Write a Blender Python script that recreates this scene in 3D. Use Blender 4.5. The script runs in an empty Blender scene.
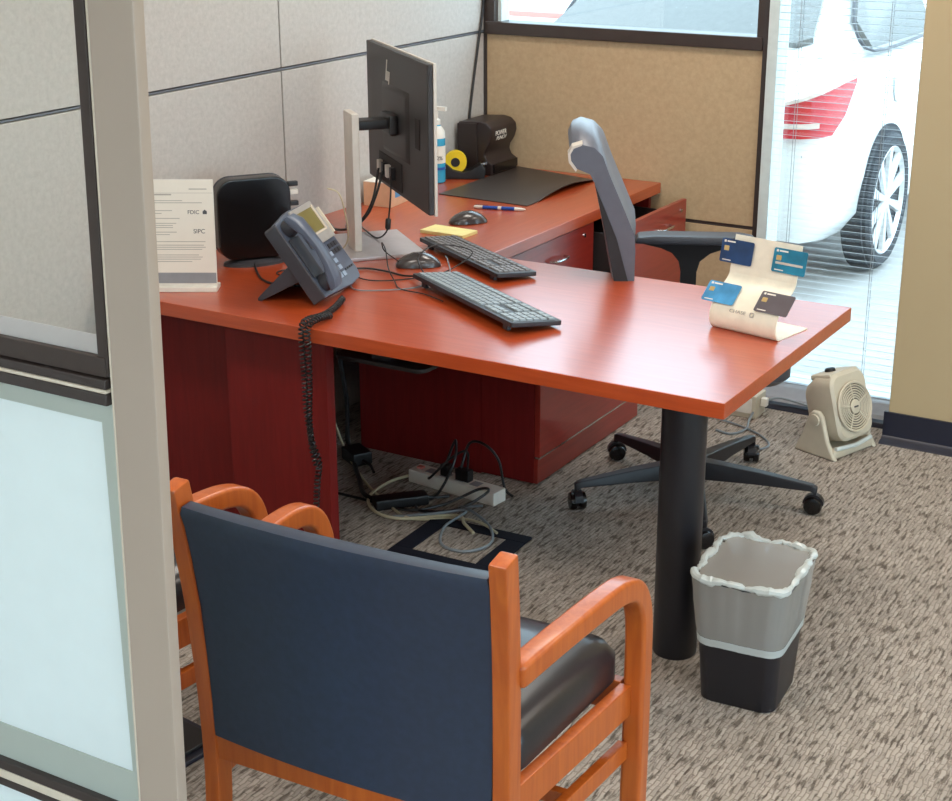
import bpy, bmesh, math, random
from mathutils import Vector, Matrix
random.seed(7)
S = bpy.context.scene
COL = S.collection
PI = math.pi

# ------------------------------------------------------------------ camera, world, exposure
F_PX, YAW, PITCH, ROLL = 1549.58, -0.53783, 0.34067, 0.002716
def cam_axes():
    cy, sy, cp, sp = math.cos(YAW), math.sin(YAW), math.cos(PITCH), math.sin(PITCH)
    f = Vector((sy*cp, cy*cp, -sp)); r = Vector((cy, -sy, 0)); d = f.cross(r)
    cr, sr = math.cos(ROLL), math.sin(ROLL)
    return cr*r + sr*d, -sr*r + cr*d, f
cd = bpy.data.cameras.new('camera'); cam = bpy.data.objects.new('camera', cd); COL.objects.link(cam)
r_, d_, f_ = cam_axes()
cam.matrix_world = Matrix(((r_.x, -d_.x, -f_.x, 3.143), (r_.y, -d_.y, -f_.y, 0.0), (r_.z, -d_.z, -f_.z, 1.9204), (0, 0, 0, 1)))
cd.sensor_fit = 'HORIZONTAL'; cd.sensor_width = 36.0; cd.lens = F_PX/952*36.0
cd.clip_start = 0.02; cd.clip_end = 200
S.camera = cam
W = bpy.data.worlds.new('overcast_sky'); S.world = W; W.use_nodes = True
bg = W.node_tree.nodes['Background']
bg.inputs['Color'].default_value = (0.62, 0.83, 1.0, 1)
bg.inputs['Strength'].default_value = 5.2
LIGHT_W = 21.0            # watts of each added ceiling fixture
S.view_settings.view_transform = 'Standard'; S.view_settings.look = 'None'
S.view_settings.gamma = 1.0; S.view_settings.use_curve_mapping = False
S.view_settings.exposure = 0.2

# ------------------------------------------------------------------ materials
def lin(c):
    return tuple((v/12.92 if v <= .04045 else ((v+.055)/1.055)**2.4) for v in [x/255 for x in c]) + (1.0,)
def new_mat(name):
    m = bpy.data.materials.new(name); m.use_nodes = True
    nt = m.node_tree
    return m, nt, nt.nodes['Principled BSDF'], nt.nodes, nt.links
def plain(name, rgb, rough=.5, metal=0., coat=0., var=.06, scale=30., bump=0., spec=.5, alpha=1., trans=0.):
    m, nt, b, N, L = new_mat(name)
    c = lin(rgb)
    tc = N.new('ShaderNodeTexCoord'); nz = N.new('ShaderNodeTexNoise'); nz.inputs['Scale'].default_value = scale; nz.inputs['Detail'].default_value = 4
    L.new(tc.outputs['Object'], nz.inputs['Vector'])
    rp = N.new('ShaderNodeValToRGB'); rp.color_ramp.elements[0].position = .3; rp.color_ramp.elements[1].position = .7
    rp.color_ramp.elements[0].color = tuple(v*(1-var) for v in c[:3]) + (1,)
    rp.color_ramp.elements[1].color = tuple(min(1, v*(1+var)) for v in c[:3]) + (1,)
    L.new(nz.outputs['Fac'], rp.inputs['Fac']); L.new(rp.outputs['Color'], b.inputs['Base Color'])
    b.inputs['Roughness'].default_value = rough; b.inputs['Metallic'].default_value = metal
    b.inputs['Coat Weight'].default_value = coat; b.inputs['Coat Roughness'].default_value = .12
    b.inputs['Specular IOR Level'].default_value = spec
    b.inputs['Alpha'].default_value = alpha; b.inputs['Transmission Weight'].default_value = trans
    if bump:
        bp = N.new('ShaderNodeBump'); bp.inputs['Strength'].default_value = bump; bp.inputs['Distance'].default_value = .002
        L.new(nz.outputs['Fac'], bp.inputs['Height']); L.new(bp.outputs['Normal'], b.inputs['Normal'])
    return m
def wood(name, c1, c2, rough=.3, coat=.3, axis='X', scale=6., coat_rough=.15, spec=.5):
    m, nt, b, N, L = new_mat(name)
    tc = N.new('ShaderNodeTexCoord'); mp = N.new('ShaderNodeMapping')
    s = {'X': (1, 12, 12), 'Y': (12, 1, 12), 'Z': (12, 12, 1)}[axis]
    mp.inputs['Scale'].default_value = s
    nz = N.new('ShaderNodeTexNoise'); nz.inputs['Scale'].default_value = scale; nz.inputs['Detail'].default_value = 6; nz.inputs['Distortion'].default_value = .6
    L.new(tc.outputs['Object'], mp.inputs['Vector']); L.new(mp.outputs['Vector'], nz.inputs['Vector'])
    rp = N.new('ShaderNodeValToRGB'); rp.color_ramp.elements[0].position = .3; rp.color_ramp.elements[1].position = .72
    rp.color_ramp.elements[0].color = lin(c1); rp.color_ramp.elements[1].color = lin(c2)
    L.new(nz.outputs['Fac'], rp.inputs['Fac']); L.new(rp.outputs['Color'], b.inputs['Base Color'])
    b.inputs['Roughness'].default_value = rough; b.inputs['Coat Weight'].default_value = coat; b.inputs['Coat Roughness'].default_value = coat_rough; b.inputs['Coat IOR'].default_value = 1.6 if coat >= 1 else 1.5
    b.inputs['Specular IOR Level'].default_value = spec
    return m
def fabric(name, c1, c2):
    m, nt, b, N, L = new_mat(name)
    tc = N.new('ShaderNodeTexCoord')
    n1 = N.new('ShaderNodeTexNoise'); n1.inputs['Scale'].default_value = 55; n1.inputs['Detail'].default_value = 8; n1.inputs['Roughness'].default_value = .75
    L.new(tc.outputs['Object'], n1.inputs['Vector'])
    rp = N.new('ShaderNodeValToRGB'); rp.color_ramp.elements[0].position = .32; rp.color_ramp.elements[1].position = .66
    rp.color_ramp.elements[0].color = lin(c1); rp.color_ramp.elements[1].color = lin(c2)
    L.new(n1.outputs['Fac'], rp.inputs['Fac']); L.new(rp.outputs['Color'], b.inputs['Base Color'])
    bp = N.new('ShaderNodeBump'); bp.inputs['Strength'].default_value = .35; bp.inputs['Distance'].default_value = .002
    L.new(n1.outputs['Fac'], bp.inputs['Height']); L.new(bp.outputs['Normal'], b.inputs['Normal'])
    b.inputs['Roughness'].default_value = .95; b.inputs['Specular IOR Level'].default_value = .15
    return m
def carpet():
    m, nt, b, N, L = new_mat('woven_carpet')
    tc = N.new('ShaderNodeTexCoord')
    wob = N.new('ShaderNodeTexNoise'); wob.inputs['Scale'].default_value = 26; wob.inputs['Detail'].default_value = 3
    L.new(tc.outputs['Object'], wob.inputs['Vector'])
    vm = N.new('ShaderNodeVectorMath'); vm.operation = 'SCALE'; vm.inputs['Scale'].default_value = .016
    L.new(wob.outputs['Color'], vm.inputs[0])
    ad = N.new('ShaderNodeVectorMath'); ad.operation = 'ADD'; L.new(tc.outputs['Object'], ad.inputs[0]); L.new(vm.outputs[0], ad.inputs[1])
    mp = N.new('ShaderNodeMapping'); mp.inputs['Rotation'].default_value = (0, 0, PI/2); L.new(ad.outputs[0], mp.inputs['Vector'])
    br = N.new('ShaderNodeTexBrick'); br.inputs['Scale'].default_value = 1.0
    br.inputs['Brick Width'].default_value = .040; br.inputs['Row Height'].default_value = .0115
    br.inputs['Mortar Size'].default_value = .0026; br.inputs['Mortar Smooth'].default_value = 1.0; br.inputs['Bias'].default_value = 0
    br.inputs['Color1'].default_value = lin((172, 165, 158)); br.inputs['Color2'].default_value = lin((150, 144, 137)); br.inputs['Mortar'].default_value = lin((136, 128, 120))
    L.new(mp.outputs['Vector'], br.inputs['Vector'])
    mp2 = N.new('ShaderNodeMapping'); mp2.inputs['Scale'].default_value = (92, 19, 1); L.new(tc.outputs['Object'], mp2.inputs['Vector'])
    fl = N.new('ShaderNodeTexNoise'); fl.inputs['Scale'].default_value = 1.0; fl.inputs['Detail'].default_value = 5; L.new(mp2.outputs['Vector'], fl.inputs['Vector'])
    rp = N.new('ShaderNodeValToRGB'); rp.color_ramp.elements[0].position = .38; rp.color_ramp.elements[1].position = .48
    rp.color_ramp.elements[0].color = (.38, .34, .31, 1); rp.color_ramp.elements[1].color = (1.08, 1.04, 1.0, 1)
    L.new(fl.outputs['Fac'], rp.inputs['Fac'])
    mx = N.new('ShaderNodeMix'); mx.data_type = 'RGBA'; mx.blend_type = 'MULTIPLY'; mx.inputs['Factor'].default_value = .9
    L.new(br.outputs['Color'], mx.inputs['A']); L.new(rp.outputs['Color'], mx.inputs['B'])
    L.new(mx.outputs['Result'], b.inputs['Base Color'])
    mth = N.new('ShaderNodeMath'); mth.operation = 'MULTIPLY_ADD'; mth.inputs[1].default_value = -1.0
    L.new(br.outputs['Fac'], mth.inputs[0]); L.new(fl.outputs['Fac'], mth.inputs[2])
    bp = N.new('ShaderNodeBump'); bp.inputs['Strength'].default_value = .6; bp.inputs['Distance'].default_value = .003
    L.new(mth.outputs[0], bp.inputs['Height']); L.new(bp.outputs['Normal'], b.inputs['Normal'])
    b.inputs['Roughness'].default_value = .9; b.inputs['Specular IOR Level'].default_value = .2
    return m
def glass(name, tint=(1, 1, 1), refl=.07):
    m = bpy.data.materials.new(name); m.use_nodes = True; N = m.node_tree.nodes; L = m.node_tree.links; N.clear()
    o = N.new('ShaderNodeOutputMaterial'); t = N.new('ShaderNodeBsdfTransparent'); g = N.new('ShaderNodeBsdfGlossy'); mx = N.new('ShaderNodeMixShader')
    t.inputs['Color'].default_value = tint + (1,); g.inputs['Roughness'].default_value = .02; mx.inputs['Fac'].default_value = refl
    L.new(t.outputs[0], mx.inputs[1]); L.new(g.outputs[0], mx.inputs[2]); L.new(mx.outputs[0], o.inputs['Surface'])
    return m
def film(name, rgb, transl=.5, clear=0., gloss=.05):
    """frosted glass / thin plastic: diffuse + translucent + a share of clear"""
    m = bpy.data.materials.new(name); m.use_nodes = True; N = m.node_tree.nodes; L = m.node_tree.links; N.clear()
    o = N.new('ShaderNodeOutputMaterial'); d = N.new('ShaderNodeBsdfDiffuse'); t = N.new('ShaderNodeBsdfTranslucent'); c = N.new('ShaderNodeBsdfTransparent'); g = N.new('ShaderNodeBsdfGlossy')
    nz = N.new('ShaderNodeTexNoise'); nz.inputs['Scale'].default_value = 14; tc = N.new('ShaderNodeTexCoord'); L.new(tc.outputs['Object'], nz.inputs['Vector'])
    rp = N.new('ShaderNodeValToRGB'); cc = lin(rgb); rp.color_ramp.elements[0].color = tuple(v*.95 for v in cc[:3]) + (1,); rp.color_ramp.elements[1].color = cc
    L.new(nz.outputs['Fac'], rp.inputs['Fac']); L.new(rp.outputs['Color'], d.inputs['Color']); L.new(rp.outputs['Color'], t.inputs['Color'])
    g.inputs['Roughness'].default_value = .25
    m1, m2, m3 = (N.new('ShaderNodeMixShader') for _ in range(3))
    m1.inputs['Fac'].default_value = transl; m2.inputs['Fac'].default_value = clear; m3.inputs['Fac'].default_value = gloss
    L.new(d.outputs[0], m1.inputs[1]); L.new(t.outputs[0], m1.inputs[2]); L.new(m1.outputs[0], m2.inputs[1]); L.new(c.outputs[0], m2.inputs[2])
    L.new(m2.outputs[0], m3.inputs[1]); L.new(g.outputs[0], m3.inputs[2]); L.new(m3.outputs[0], o.inputs['Surface'])
    return m
def emit(name, rgb, s):
    m = bpy.data.materials.new(name); m.use_nodes = True; b = m.node_tree.nodes['Principled BSDF']
    b.inputs['Emission Color'].default_value = lin(rgb); b.inputs['Emission Strength'].default_value = s
    return m
M = {}
M['carpet'] = carpet()
M['fab_left'] = fabric('cool_lit_panel_fabric', (176, 170, 164), (192, 186, 180))  # cool window light worked into the shared panel fabric's colour
M['fab_back'] = fabric('warm_lit_panel_fabric', (176, 150, 118), (190, 164, 131))  # same fabric turned tan: warm indoor light painted into its colour
M['trim'] = plain('dark_trim', (58, 50, 48), .45)
M['rail'] = plain('slate_rail', (112, 116, 124), .4)
M['frame_dark'] = plain('bronze_frame', (62, 52, 48), .4, spec=.4)
M['mullion'] = plain('pale_aluminium', (205, 212, 210), .35)
M['paint'] = plain('ochre_paint', (178, 157, 122), .7, var=.02, scale=3)
M['white_wall'] = plain('white_paint', (222, 216, 206), .8, var=.02)
M['ceil'] = plain('ceiling_tile', (228, 225, 218), .9, var=.03)
M['base'] = plain('black_rubber_base', (26, 28, 44), .4)
M['glass'] = glass('clear_glass', (.98, 1, .99), .06)
M['slat'] = film('blind_slat', (206, 212, 214), .22, 0, .04)
M['frame_black'] = plain('floor_frame_black', (20, 22, 34), .75, spec=.2)
M['cord'] = plain('blind_cord', (150, 150, 150), .8)
M['post'] = plain('taupe_metal', (172, 156, 142), .45, var=.02, scale=5)
M['cream'] = plain('cream_trim', (214, 202, 184), .5)
M['frost'] = film('frosted_glass', (244, 254, 255), .3, 0, .03)
M['frost_edge'] = film('frosted_glass_border', (206, 214, 206), .4, 0, .03)
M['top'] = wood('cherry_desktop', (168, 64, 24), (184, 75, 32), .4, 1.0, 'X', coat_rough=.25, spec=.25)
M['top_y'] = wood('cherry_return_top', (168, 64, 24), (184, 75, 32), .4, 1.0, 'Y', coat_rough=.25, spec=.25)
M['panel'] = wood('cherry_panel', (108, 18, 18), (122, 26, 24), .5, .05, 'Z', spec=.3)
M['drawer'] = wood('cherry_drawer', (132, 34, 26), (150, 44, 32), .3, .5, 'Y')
M['dark_in'] = plain('dark_interior', (30, 22, 22), .7)
M['black'] = plain('black_plastic', (24, 23, 25), .42)
M['black_gl'] = plain('gloss_black_plastic', (18, 16, 17), .22)
M['blk_metal'] = plain('black_powder_coat', (28, 27, 32), .38)
M['chrome'] = plain('chrome', (205, 205, 208), .18, 1.)
M['punch'] = plain('brown_black_plastic', (44, 34, 33), .4)
M['lens_grey'] = plain('charcoal_plastic', (58, 58, 64), .42)
M['mesh_grey'] = plain('grey_chair_shell', (92, 94, 104), .4)
M['chair_wood'] = wood('honey_maple', (168, 76, 20), (190, 97, 34), .36, .25, 'Z', 5)
M['leather'] = plain('navy_vinyl', (36, 47, 66), .42, var=.12, scale=60, bump=.15, coat=.1)
M['seat_leather'] = plain('black_vinyl', (34, 32, 36), .32, var=.1, scale=50, bump=.12, coat=.25)
M['silver'] = plain('silver_plastic', (206, 196, 184), .35, .15)
M['mon_back'] = plain('monitor_back', (44, 39, 38), .45)
M['plate'] = plain('stand_base_metal', (188, 180, 182), .3, .35)
M['white_pl'] = plain('white_plastic', (228, 222, 212), .4)
M['paper'] = plain('paper', (232, 224, 212), .8, var=.015)
M['ink'] = plain('grey_ink', (176, 168, 158), .8)
M['ink_dark'] = plain('dark_ink', (70, 70, 74), .8)
M['grey_strip'] = plain('grey_strip', (142, 144, 148), .5)
M['phone'] = plain('phone_blue_grey', (88, 96, 112), .35)
M['phone_silver'] = plain('phone_silver', (176, 172, 168), .35, .2)
M['lcd'] = plain('phone_screen', (128, 118, 74), .3)
M['key_l'] = plain('phone_key', (150, 166, 186), .35)
M['key_sheen'] = plain('sheen_pale_key', (140, 150, 156), .35)  # paler key colour carries the sheen lying on the keys
M['key2'] = plain('keyboard_key_dark', (118, 114, 114), .35)
M['kb_body'] = plain('keyboard_body', (40, 40, 44), .4)
M['mouse'] = plain('mouse_shell', (66, 60, 60), .25, coat=.4)
M['yellow'] = plain('yellow_paper', (238, 222, 150), .8)
M['tape'] = plain('yellow_tape', (236, 200, 30), .45)
M['mat'] = plain('desk_mat_vinyl', (62, 54, 50), .42)
M['blue'] = plain('blue_liquid', (60, 160, 196), .2)
M['bluepen'] = plain('blue_pen', (40, 78, 160), .3)
M['kraft'] = plain('kraft_board', (214, 170, 136), .7)
M['cable_w'] = plain('cream_cable', (196, 186, 156), .5)
M['cable_b'] = plain('black_cable', (26, 26, 28), .4)
M['cable_g'] = plain('grey_cable', (120, 128, 134), .4)
M['fan'] = plain('putty_plastic', (196, 186, 166), .45, var=.03)
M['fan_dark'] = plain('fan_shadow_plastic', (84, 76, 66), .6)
M['bin'] = plain('black_bin_plastic', (26, 24, 30), .4)
M['bag'] = film('bin_liner_film', (224, 220, 214), .35, .55, .10)
M['bag_w'] = film('bin_liner_hem', (226, 232, 230), .4, .06, .08)
M['card_stand'] = plain('ivory_acrylic', (236, 226, 206), .35)
M['card1'] = plain('navy_card', (32, 62, 104), .3, var=.35, scale=18)
M['card2'] = plain('teal_card', (34, 122, 152), .3, var=.3, scale=18)
M['card3'] = plain('blue_card', (70, 140, 186), .3, var=.3, scale=18)
M['card4'] = plain('charcoal_card', (92, 84, 88), .3, var=.1, scale=18)
M['gold'] = plain('gold_chip', (220, 190, 130), .3, .6)
M['car'] = plain('white_car_paint', (236, 236, 236), .3, coat=.8, var=.01)
M['car_glass'] = plain('car_glass', (116, 116, 114), .1, spec=.08, var=.05)  # dark glass; its sky reflection is put into this flat grey base
M['tail'] = plain('red_tail_lens', (196, 34, 48), .15, coat=.6)
M['tail_clear'] = plain('clear_tail_lens', (226, 206, 198), .12, coat=.6)
M['tire'] = plain('tyre_rubber', (44, 46, 52), .8)
M['rim'] = plain('alloy_rim', (214, 214, 216), .3, .5)
M['asphalt'] = plain('pale_concrete', (176, 172, 168), .9, var=.08, scale=4)
M['red'] = plain('red_curb_paint', (214, 130, 120), .7)
M['bld'] = plain('pale_building', (200, 204, 206), .8)
M['louvre'] = plain('louvre_grey', (110, 118, 124), .7)

# ------------------------------------------------------------------ mesh helpers
class MB:
    def __init__(s): s.v = []; s.f = []
    def add(s, vs, fs, T=None):
        o = len(s.v)
        s.v += [tuple(T @ Vector(p)) if T is not None else tuple(p) for p in vs]
        s.f += [tuple(i+o for i in f) for f in fs]; return s
    def box(s, x0, x1, y0, y1, z0, z1, T=None):
        v = [(x0,y0,z0),(x1,y0,z0),(x1,y1,z0),(x0,y1,z0),(x0,y0,z1),(x1,y0,z1),(x1,y1,z1),(x0,y1,z1)]
        return s.add(v, [(3,2,1,0),(4,5,6,7),(0,1,5,4),(1,2,6,5),(2,3,7,6),(3,0,4,7)], T)
    def loft(s, rings, cap=True, closed=True, T=None, loop=False):
        n = len(rings[0]); v = [p for r in rings for p in r]; f = []
        m = len(rings)
        for i in range(m if loop else m-1):
            a, b = i*n, ((i+1) % m)*n
            for j in range(n if closed else n-1):
                k = (j+1) % n; f.append((a+j, a+k, b+k, b+j))
        if cap and not loop: f.append(tuple(range(n-1, -1, -1))); f.append(tuple(range((m-1)*n, m*n)))
        return s.add(v, f, T)
    def prism(s, pts, a, b, axis='y', T=None):
        """2-D outline extruded from a to b along axis; pts are (x,z) for y, (y,z) for x, (x,y) for z"""
        def P(p, t): return {'y': (p[0], t, p[1]), 'x': (t, p[0], p[1]), 'z': (p[0], p[1], t)}[axis]
        return s.loft([[P(p, a) for p in pts], [P(p, b) for p in pts]], T=T)
    def tube(s, path, r, n=8, T=None, loop=False):
        path = [Vector(p) for p in path]; m = len(path); rings = []
        rad = r if isinstance(r, (list, tuple)) else [r]*m
        up = None
        for i, p in enumerate(path):
            t = (path[(i+1) % m]-path[i-1]) if loop else (path[min(i+1, m-1)]-path[max(i-1, 0)])
            t.normalize()
            if up is None:
                up = Vector((0, 0, 1)) if abs(t.z) < .9 else Vector((1, 0, 0))
            a = t.cross(up).normalized(); up = a.cross(t).normalized()
            rings.append([tuple(p + rad[i]*(math.cos(2*PI*k/n)*a + math.sin(2*PI*k/n)*up)) for k in range(n)])
        return s.loft(rings, T=T, loop=loop)
    def lathe(s, prof, n=24, T=None, cap=True):
        rings = [[(r*math.cos(2*PI*k/n), r*math.sin(2*PI*k/n), z) for k in range(n)] for r, z in prof]
        return s.loft(rings, cap=cap, T=T)
    def bar(s, path, w, t, T=None):
        """rectangular bar along a path lying in a YZ plane: w wide in X, t thick in the plane"""
        path = [Vector(p) for p in path]; m = len(path); rings = []
        tt = t if isinstance(t, (list, tuple)) else [t]*m
        for i, p in enumerate(path):
            d = path[min(i+1, m-1)]-path[max(i-1, 0)]; d = Vector((0, d.y, d.z)).normalized()
            nrm = Vector((0, -d.z, d.y)); h = nrm*tt[i]/2; x = Vector((w/2, 0, 0))
            rings.append([tuple(p-x-h), tuple(p+x-h), tuple(p+x+h), tuple(p-x+h)])
        return s.loft(rings, T=T)
def T_(x=0, y=0, z=0, rx=0, ry=0, rz=0):
    return Matrix.Translation((x, y, z)) @ Matrix.Rotation(rz, 4, 'Z') @ Matrix.Rotation(ry, 4, 'Y') @ Matrix.Rotation(rx, 4, 'X')
def rrect(w, h, r, n=5, cx=0, cy=0):
    pts = []
    for qx, qy, a0 in ((1, 1, 0), (-1, 1, PI/2), (-1, -1, PI), (1, -1, 1.5*PI)):
        for k in range(n+1):
            a = a0 + PI/2*k/n; pts.append((cx+qx*(w/2-r)+r*math.cos(a), cy+qy*(h/2-r)+r*math.sin(a)))
    return pts
def spline(pts, n=8, loop=False):
    P = [Vector(p) for p in pts]; out = []; m = len(P)
    for i in range(m if loop else m-1):
        p0, p1, p2, p3 = (P[(i+k) % m] for k in (-1, 0, 1, 2)) if loop else (P[max(i-1, 0)], P[i], P[i+1], P[min(i+2, m-1)])
        for k in range(n):
            t = k/n; out.append(.5*((2*p1)+(p2-p0)*t+(2*p0-5*p1+4*p2-p3)*t*t+(3*p1-p0-3*p2+p3)*t**3))
    if not loop: out.append(P[-1])
    return out
def obj(name, mb, mat, parent=None, bevel=0., seg=2, smooth=False, angle=.6, T=None):
    me = bpy.data.meshes.new(name); me.from_pydata(mb.v, [], mb.f); me.validate()
    bm = bmesh.new(); bm.from_mesh(me)
    if T is not None: bm.transform(T)
    bmesh.ops.recalc_face_normals(bm, faces=bm.faces)
    if bevel:
        ed = [e for e in bm.edges if len(e.link_faces) == 2 and e.calc_face_angle(0) > angle]
        bmesh.ops.bevel(bm, geom=ed, offset=bevel, segments=seg, profile=.5, affect='EDGES', clamp_overlap=True)
    bm.to_mesh(me); bm.free()
    if smooth or bevel:
        for p in me.polygons: p.use_smooth = True
        me.set_sharp_from_angle(angle=.7)
    me.materials.append(M[mat] if isinstance(mat, str) else mat)
    o = bpy.data.objects.new(name, me); COL.objects.link(o)
    if bevel: o.modifiers.new('face_weighted', 'WEIGHTED_NORMAL').keep_sharp = True
    if parent: o.parent = parent
    return o
def tag(o, label, cat, group=None):
    o['label'] = label; o['category'] = cat
    if group: o['group'] = group
    return o
def thing(name, label, cat, loc=(0, 0, 0), rz=0, group=None):
    o = bpy.data.objects.new(name, None); COL.objects.link(o); o.location = loc; o.rotation_euler = (0, 0, rz); o.empty_display_size = .05
    return tag(o, label, cat, group)
def struct(name, mb, mat, **k):
    o = obj(name, mb, mat, **k); o['kind'] = 'structure'; return o
def dup(root, loc, rz, label):
    r = root.copy(); COL.objects.link(r); r.location = loc; r.rotation_euler = (0, 0, rz); r['label'] = label
    for ch in list(root.children):
        c = ch.copy(); COL.objects.link(c); c.parent = r
        for g in ch.children:
            d = g.copy(); COL.objects.link(d); d.parent = c
    return r
def text(name, body, size, mat, parent, T, thick=.0004, align='CENTER', shear=0., scale_x=1.):
    cu = bpy.data.curves.new(name, 'FONT'); cu.body = body; cu.size = size; cu.extrude = thick; cu.align_x = align; cu.align_y = 'CENTER'; cu.shear = shear
    t = bpy.data.objects.new(name, cu); COL.objects.link(t)
    bpy.context.view_layer.update()
    me = bpy.data.meshes.new_from_object(t.evaluated_get(bpy.context.evaluated_depsgraph_get()))
    bpy.data.objects.remove(t); bpy.data.curves.remove(cu)
    me.transform(T @ Matrix.Diagonal((scale_x, 1, 1, 1))); me.materials.clear(); me.materials.append(M[mat])
    o = bpy.data.objects.new(name, me); COL.objects.link(o); o.parent = parent
    return o

# ------------------------------------------------------------------ the setting
YB = 5.34
struct('floor', MB().box(-.05, 6.6, -3.6, YB+.10, -.06, 0), 'carpet')
struct('ceiling', MB().box(-.05, 6.6, -3.6, YB+.10, 2.75, 2.82), 'ceil')
struct('wall_front', MB().box(-.05, .36, -3.7, -3.6, 0, 2.75).box(6.2, 6.6, -3.7, -3.6, 0, 2.75).box(.36, 6.2, -3.7, -3.6, 2.42, 2.75), 'white_wall')
# glazing added behind the viewer to let in fill daylight
w3 = struct('added_window_3', MB().box(.36, 6.2, -3.69, -3.61, 0, .10), 'frame_dark')
for x in (.36, 1.8, 3.24, 4.70, 6.14): obj('window_frame', MB().box(x, x+.06, -3.69, -3.61, .10, 2.42), 'frame_dark', w3)
for x in (.42, 1.86, 3.30, 4.76): obj('pane', MB().box(x, x+1.38, -3.653, -3.647, .10, 2.42), 'glass', w3)
struct('ground', MB().box(-40, 40, -60, -3.7, -.08, -.01), 'asphalt')
struct('wall_side', MB().box(6.5, 6.6, -3.6, -.4, 0, 2.75).box(6.5, 6.6, 4.2, 5.02, 0, 2.75).box(6.5, 6.6, -.4, 4.2, 2.42, 2.75), 'white_wall')
w4 = struct('added_window_4', MB().box(6.51, 6.59, -.4, 4.2, 0, .10), 'frame_dark')  # side window added so daylight fills in under the desk
for y in (-.4, 1.11, 2.62, 4.14): obj('window_frame', MB().box(6.51, 6.59, y, y+.06, .10, 2.42), 'frame_dark', w4)
for y in (-.34, 1.17, 2.68): obj('pane', MB().box(6.547, 6.553, y, y+1.45, .10, 2.42), 'glass', w4)
struct('ground', MB().box(6.6, 40, -3.7, YB+.1, -.08, -.01), 'asphalt')
# left wall: upholstered panel system
wl = struct('wall_left', MB().box(-.10, -.022, -3.6, YB+.1, 0, 2.75), 'trim')
seams = [-3.6, -1.1, 1.46, 2.753, 4.046, YB]
for z0, z1 in ((.0, 1.250), (1.262, 2.2), (2.212, 2.75)):
    for a, b in zip(seams[:-1], seams[1:]):
        obj('fabric_panel', MB().box(-.024, 0, a+.003, b-.003, z0, z1), 'fab_left', wl, bevel=.003)
for z in (1.256, 2.206):
    obj('panel_rail', MB().box(-.024, -.004, -3.6, YB, z-.0025, z+.0025), 'rail', wl)
# back wall: low panel in the warm-lit tone, window above it
wb = struct('wall_back', MB().box(-.05, 1.155, YB+.022, YB+.1, 0, 1.25), 'trim')
obj('fabric_panel', MB().box(.012, 1.152, YB, YB+.024, .0, .597), 'fab_back', wb, bevel=.003)
obj('fabric_panel', MB().box(.012, 1.152, YB, YB+.024, .610, 1.248), 'fab_back', wb, bevel=.003)
obj('panel_rail', MB().box(.0, 1.155, YB+.004, YB+.024, .597, .610), 'trim', wb)
obj('corner_post', MB().box(.0, .013, YB-.006, YB+.024, 0, 2.75), 'trim', wb)
obj('end_post', MB().box(1.153, 1.176, YB-.012, YB+.05, 0, 2.75), 'trim', wb)
struct('trim_1', MB().box(-.05, 1.80, YB, YB+.1, 2.45, 2.75), 'white_wall')
w1 = struct('window_1', MB().box(.013, 1.153, YB-.02, YB+.08, 1.250, 1.297), 'frame_dark', bevel=.004)
obj('window_frame', MB().box(.013, .050, YB-.01, YB+.08, 1.297, 2.45), 'frame_dark', w1)
obj('window_frame', MB().box(1.128, 1.153, YB-.01, YB+.08, 1.297, 2.45), 'frame_dark', w1)
obj('window_frame', MB().box(.05, 1.128, YB-.01, YB+.08, 2.40, 2.45), 'frame_dark', w1)
obj('jamb', MB().box(.050, .066, YB+.02, YB+.08, 1.297, 2.40), 'mullion', w1)
obj('pane', MB().box(.05, 1.128, YB+.045, YB+.051, 1.297, 2.40), 'glass', w1)
# tall window beside the panel
w2 = struct('window_2', MB().box(1.176, 1.216, YB-.03, YB+.08, 0, 2.45), 'mullion', bevel=.003)
obj('window_frame', MB().box(1.216, 1.80, YB-.02, YB+.08, 0, .045), 'mullion', w2)
obj('window_frame', MB().box(1.77, 1.80, YB-.02, YB+.08, .045, 2.45), 'mullion', w2)
obj('window_frame', MB().box(1.216, 1.77, YB-.02, YB+.08, 2.41, 2.45), 'mullion', w2)
obj('pane', MB().box(1.216, 1.77, YB+.045, YB+.051, .045, 2.41), 'glass', w2)
obj('sill', MB().prism([(YB-.03, 0), (YB-.03, .05), (YB-.10, .05), (YB-.17, .03), (YB-.19, 0)], 1.0, 1.795, 'x'), plain('grey_sill', (150, 152, 158), .4), w2)
struct('baseboard_back', MB().prism([(YB-.19, 0), (YB-.19, .022), (YB-.215, .018), (YB-.225, 0)], 1.0, 1.80, 'x'), 'base', bevel=.003)
# ochre wall return on the window side
struct('wall_right', MB().box(1.797, 6.5, 5.02, YB+.1, 0, 2.75), 'paint', bevel=.006)
bb = [(5.022, 0), (5.022, .104), (5.012, .104), (5.010, .02), (4.998, .010), (4.975, .004), (4.970, 0)]
struct('baseboard_right', MB().prism(bb, 1.785, 6.5, 'x'), 'base', smooth=True)
# outside
struct('ground', MB().box(-40, 30, YB+.1, 60, -.08, -.01), 'asphalt')

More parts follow.
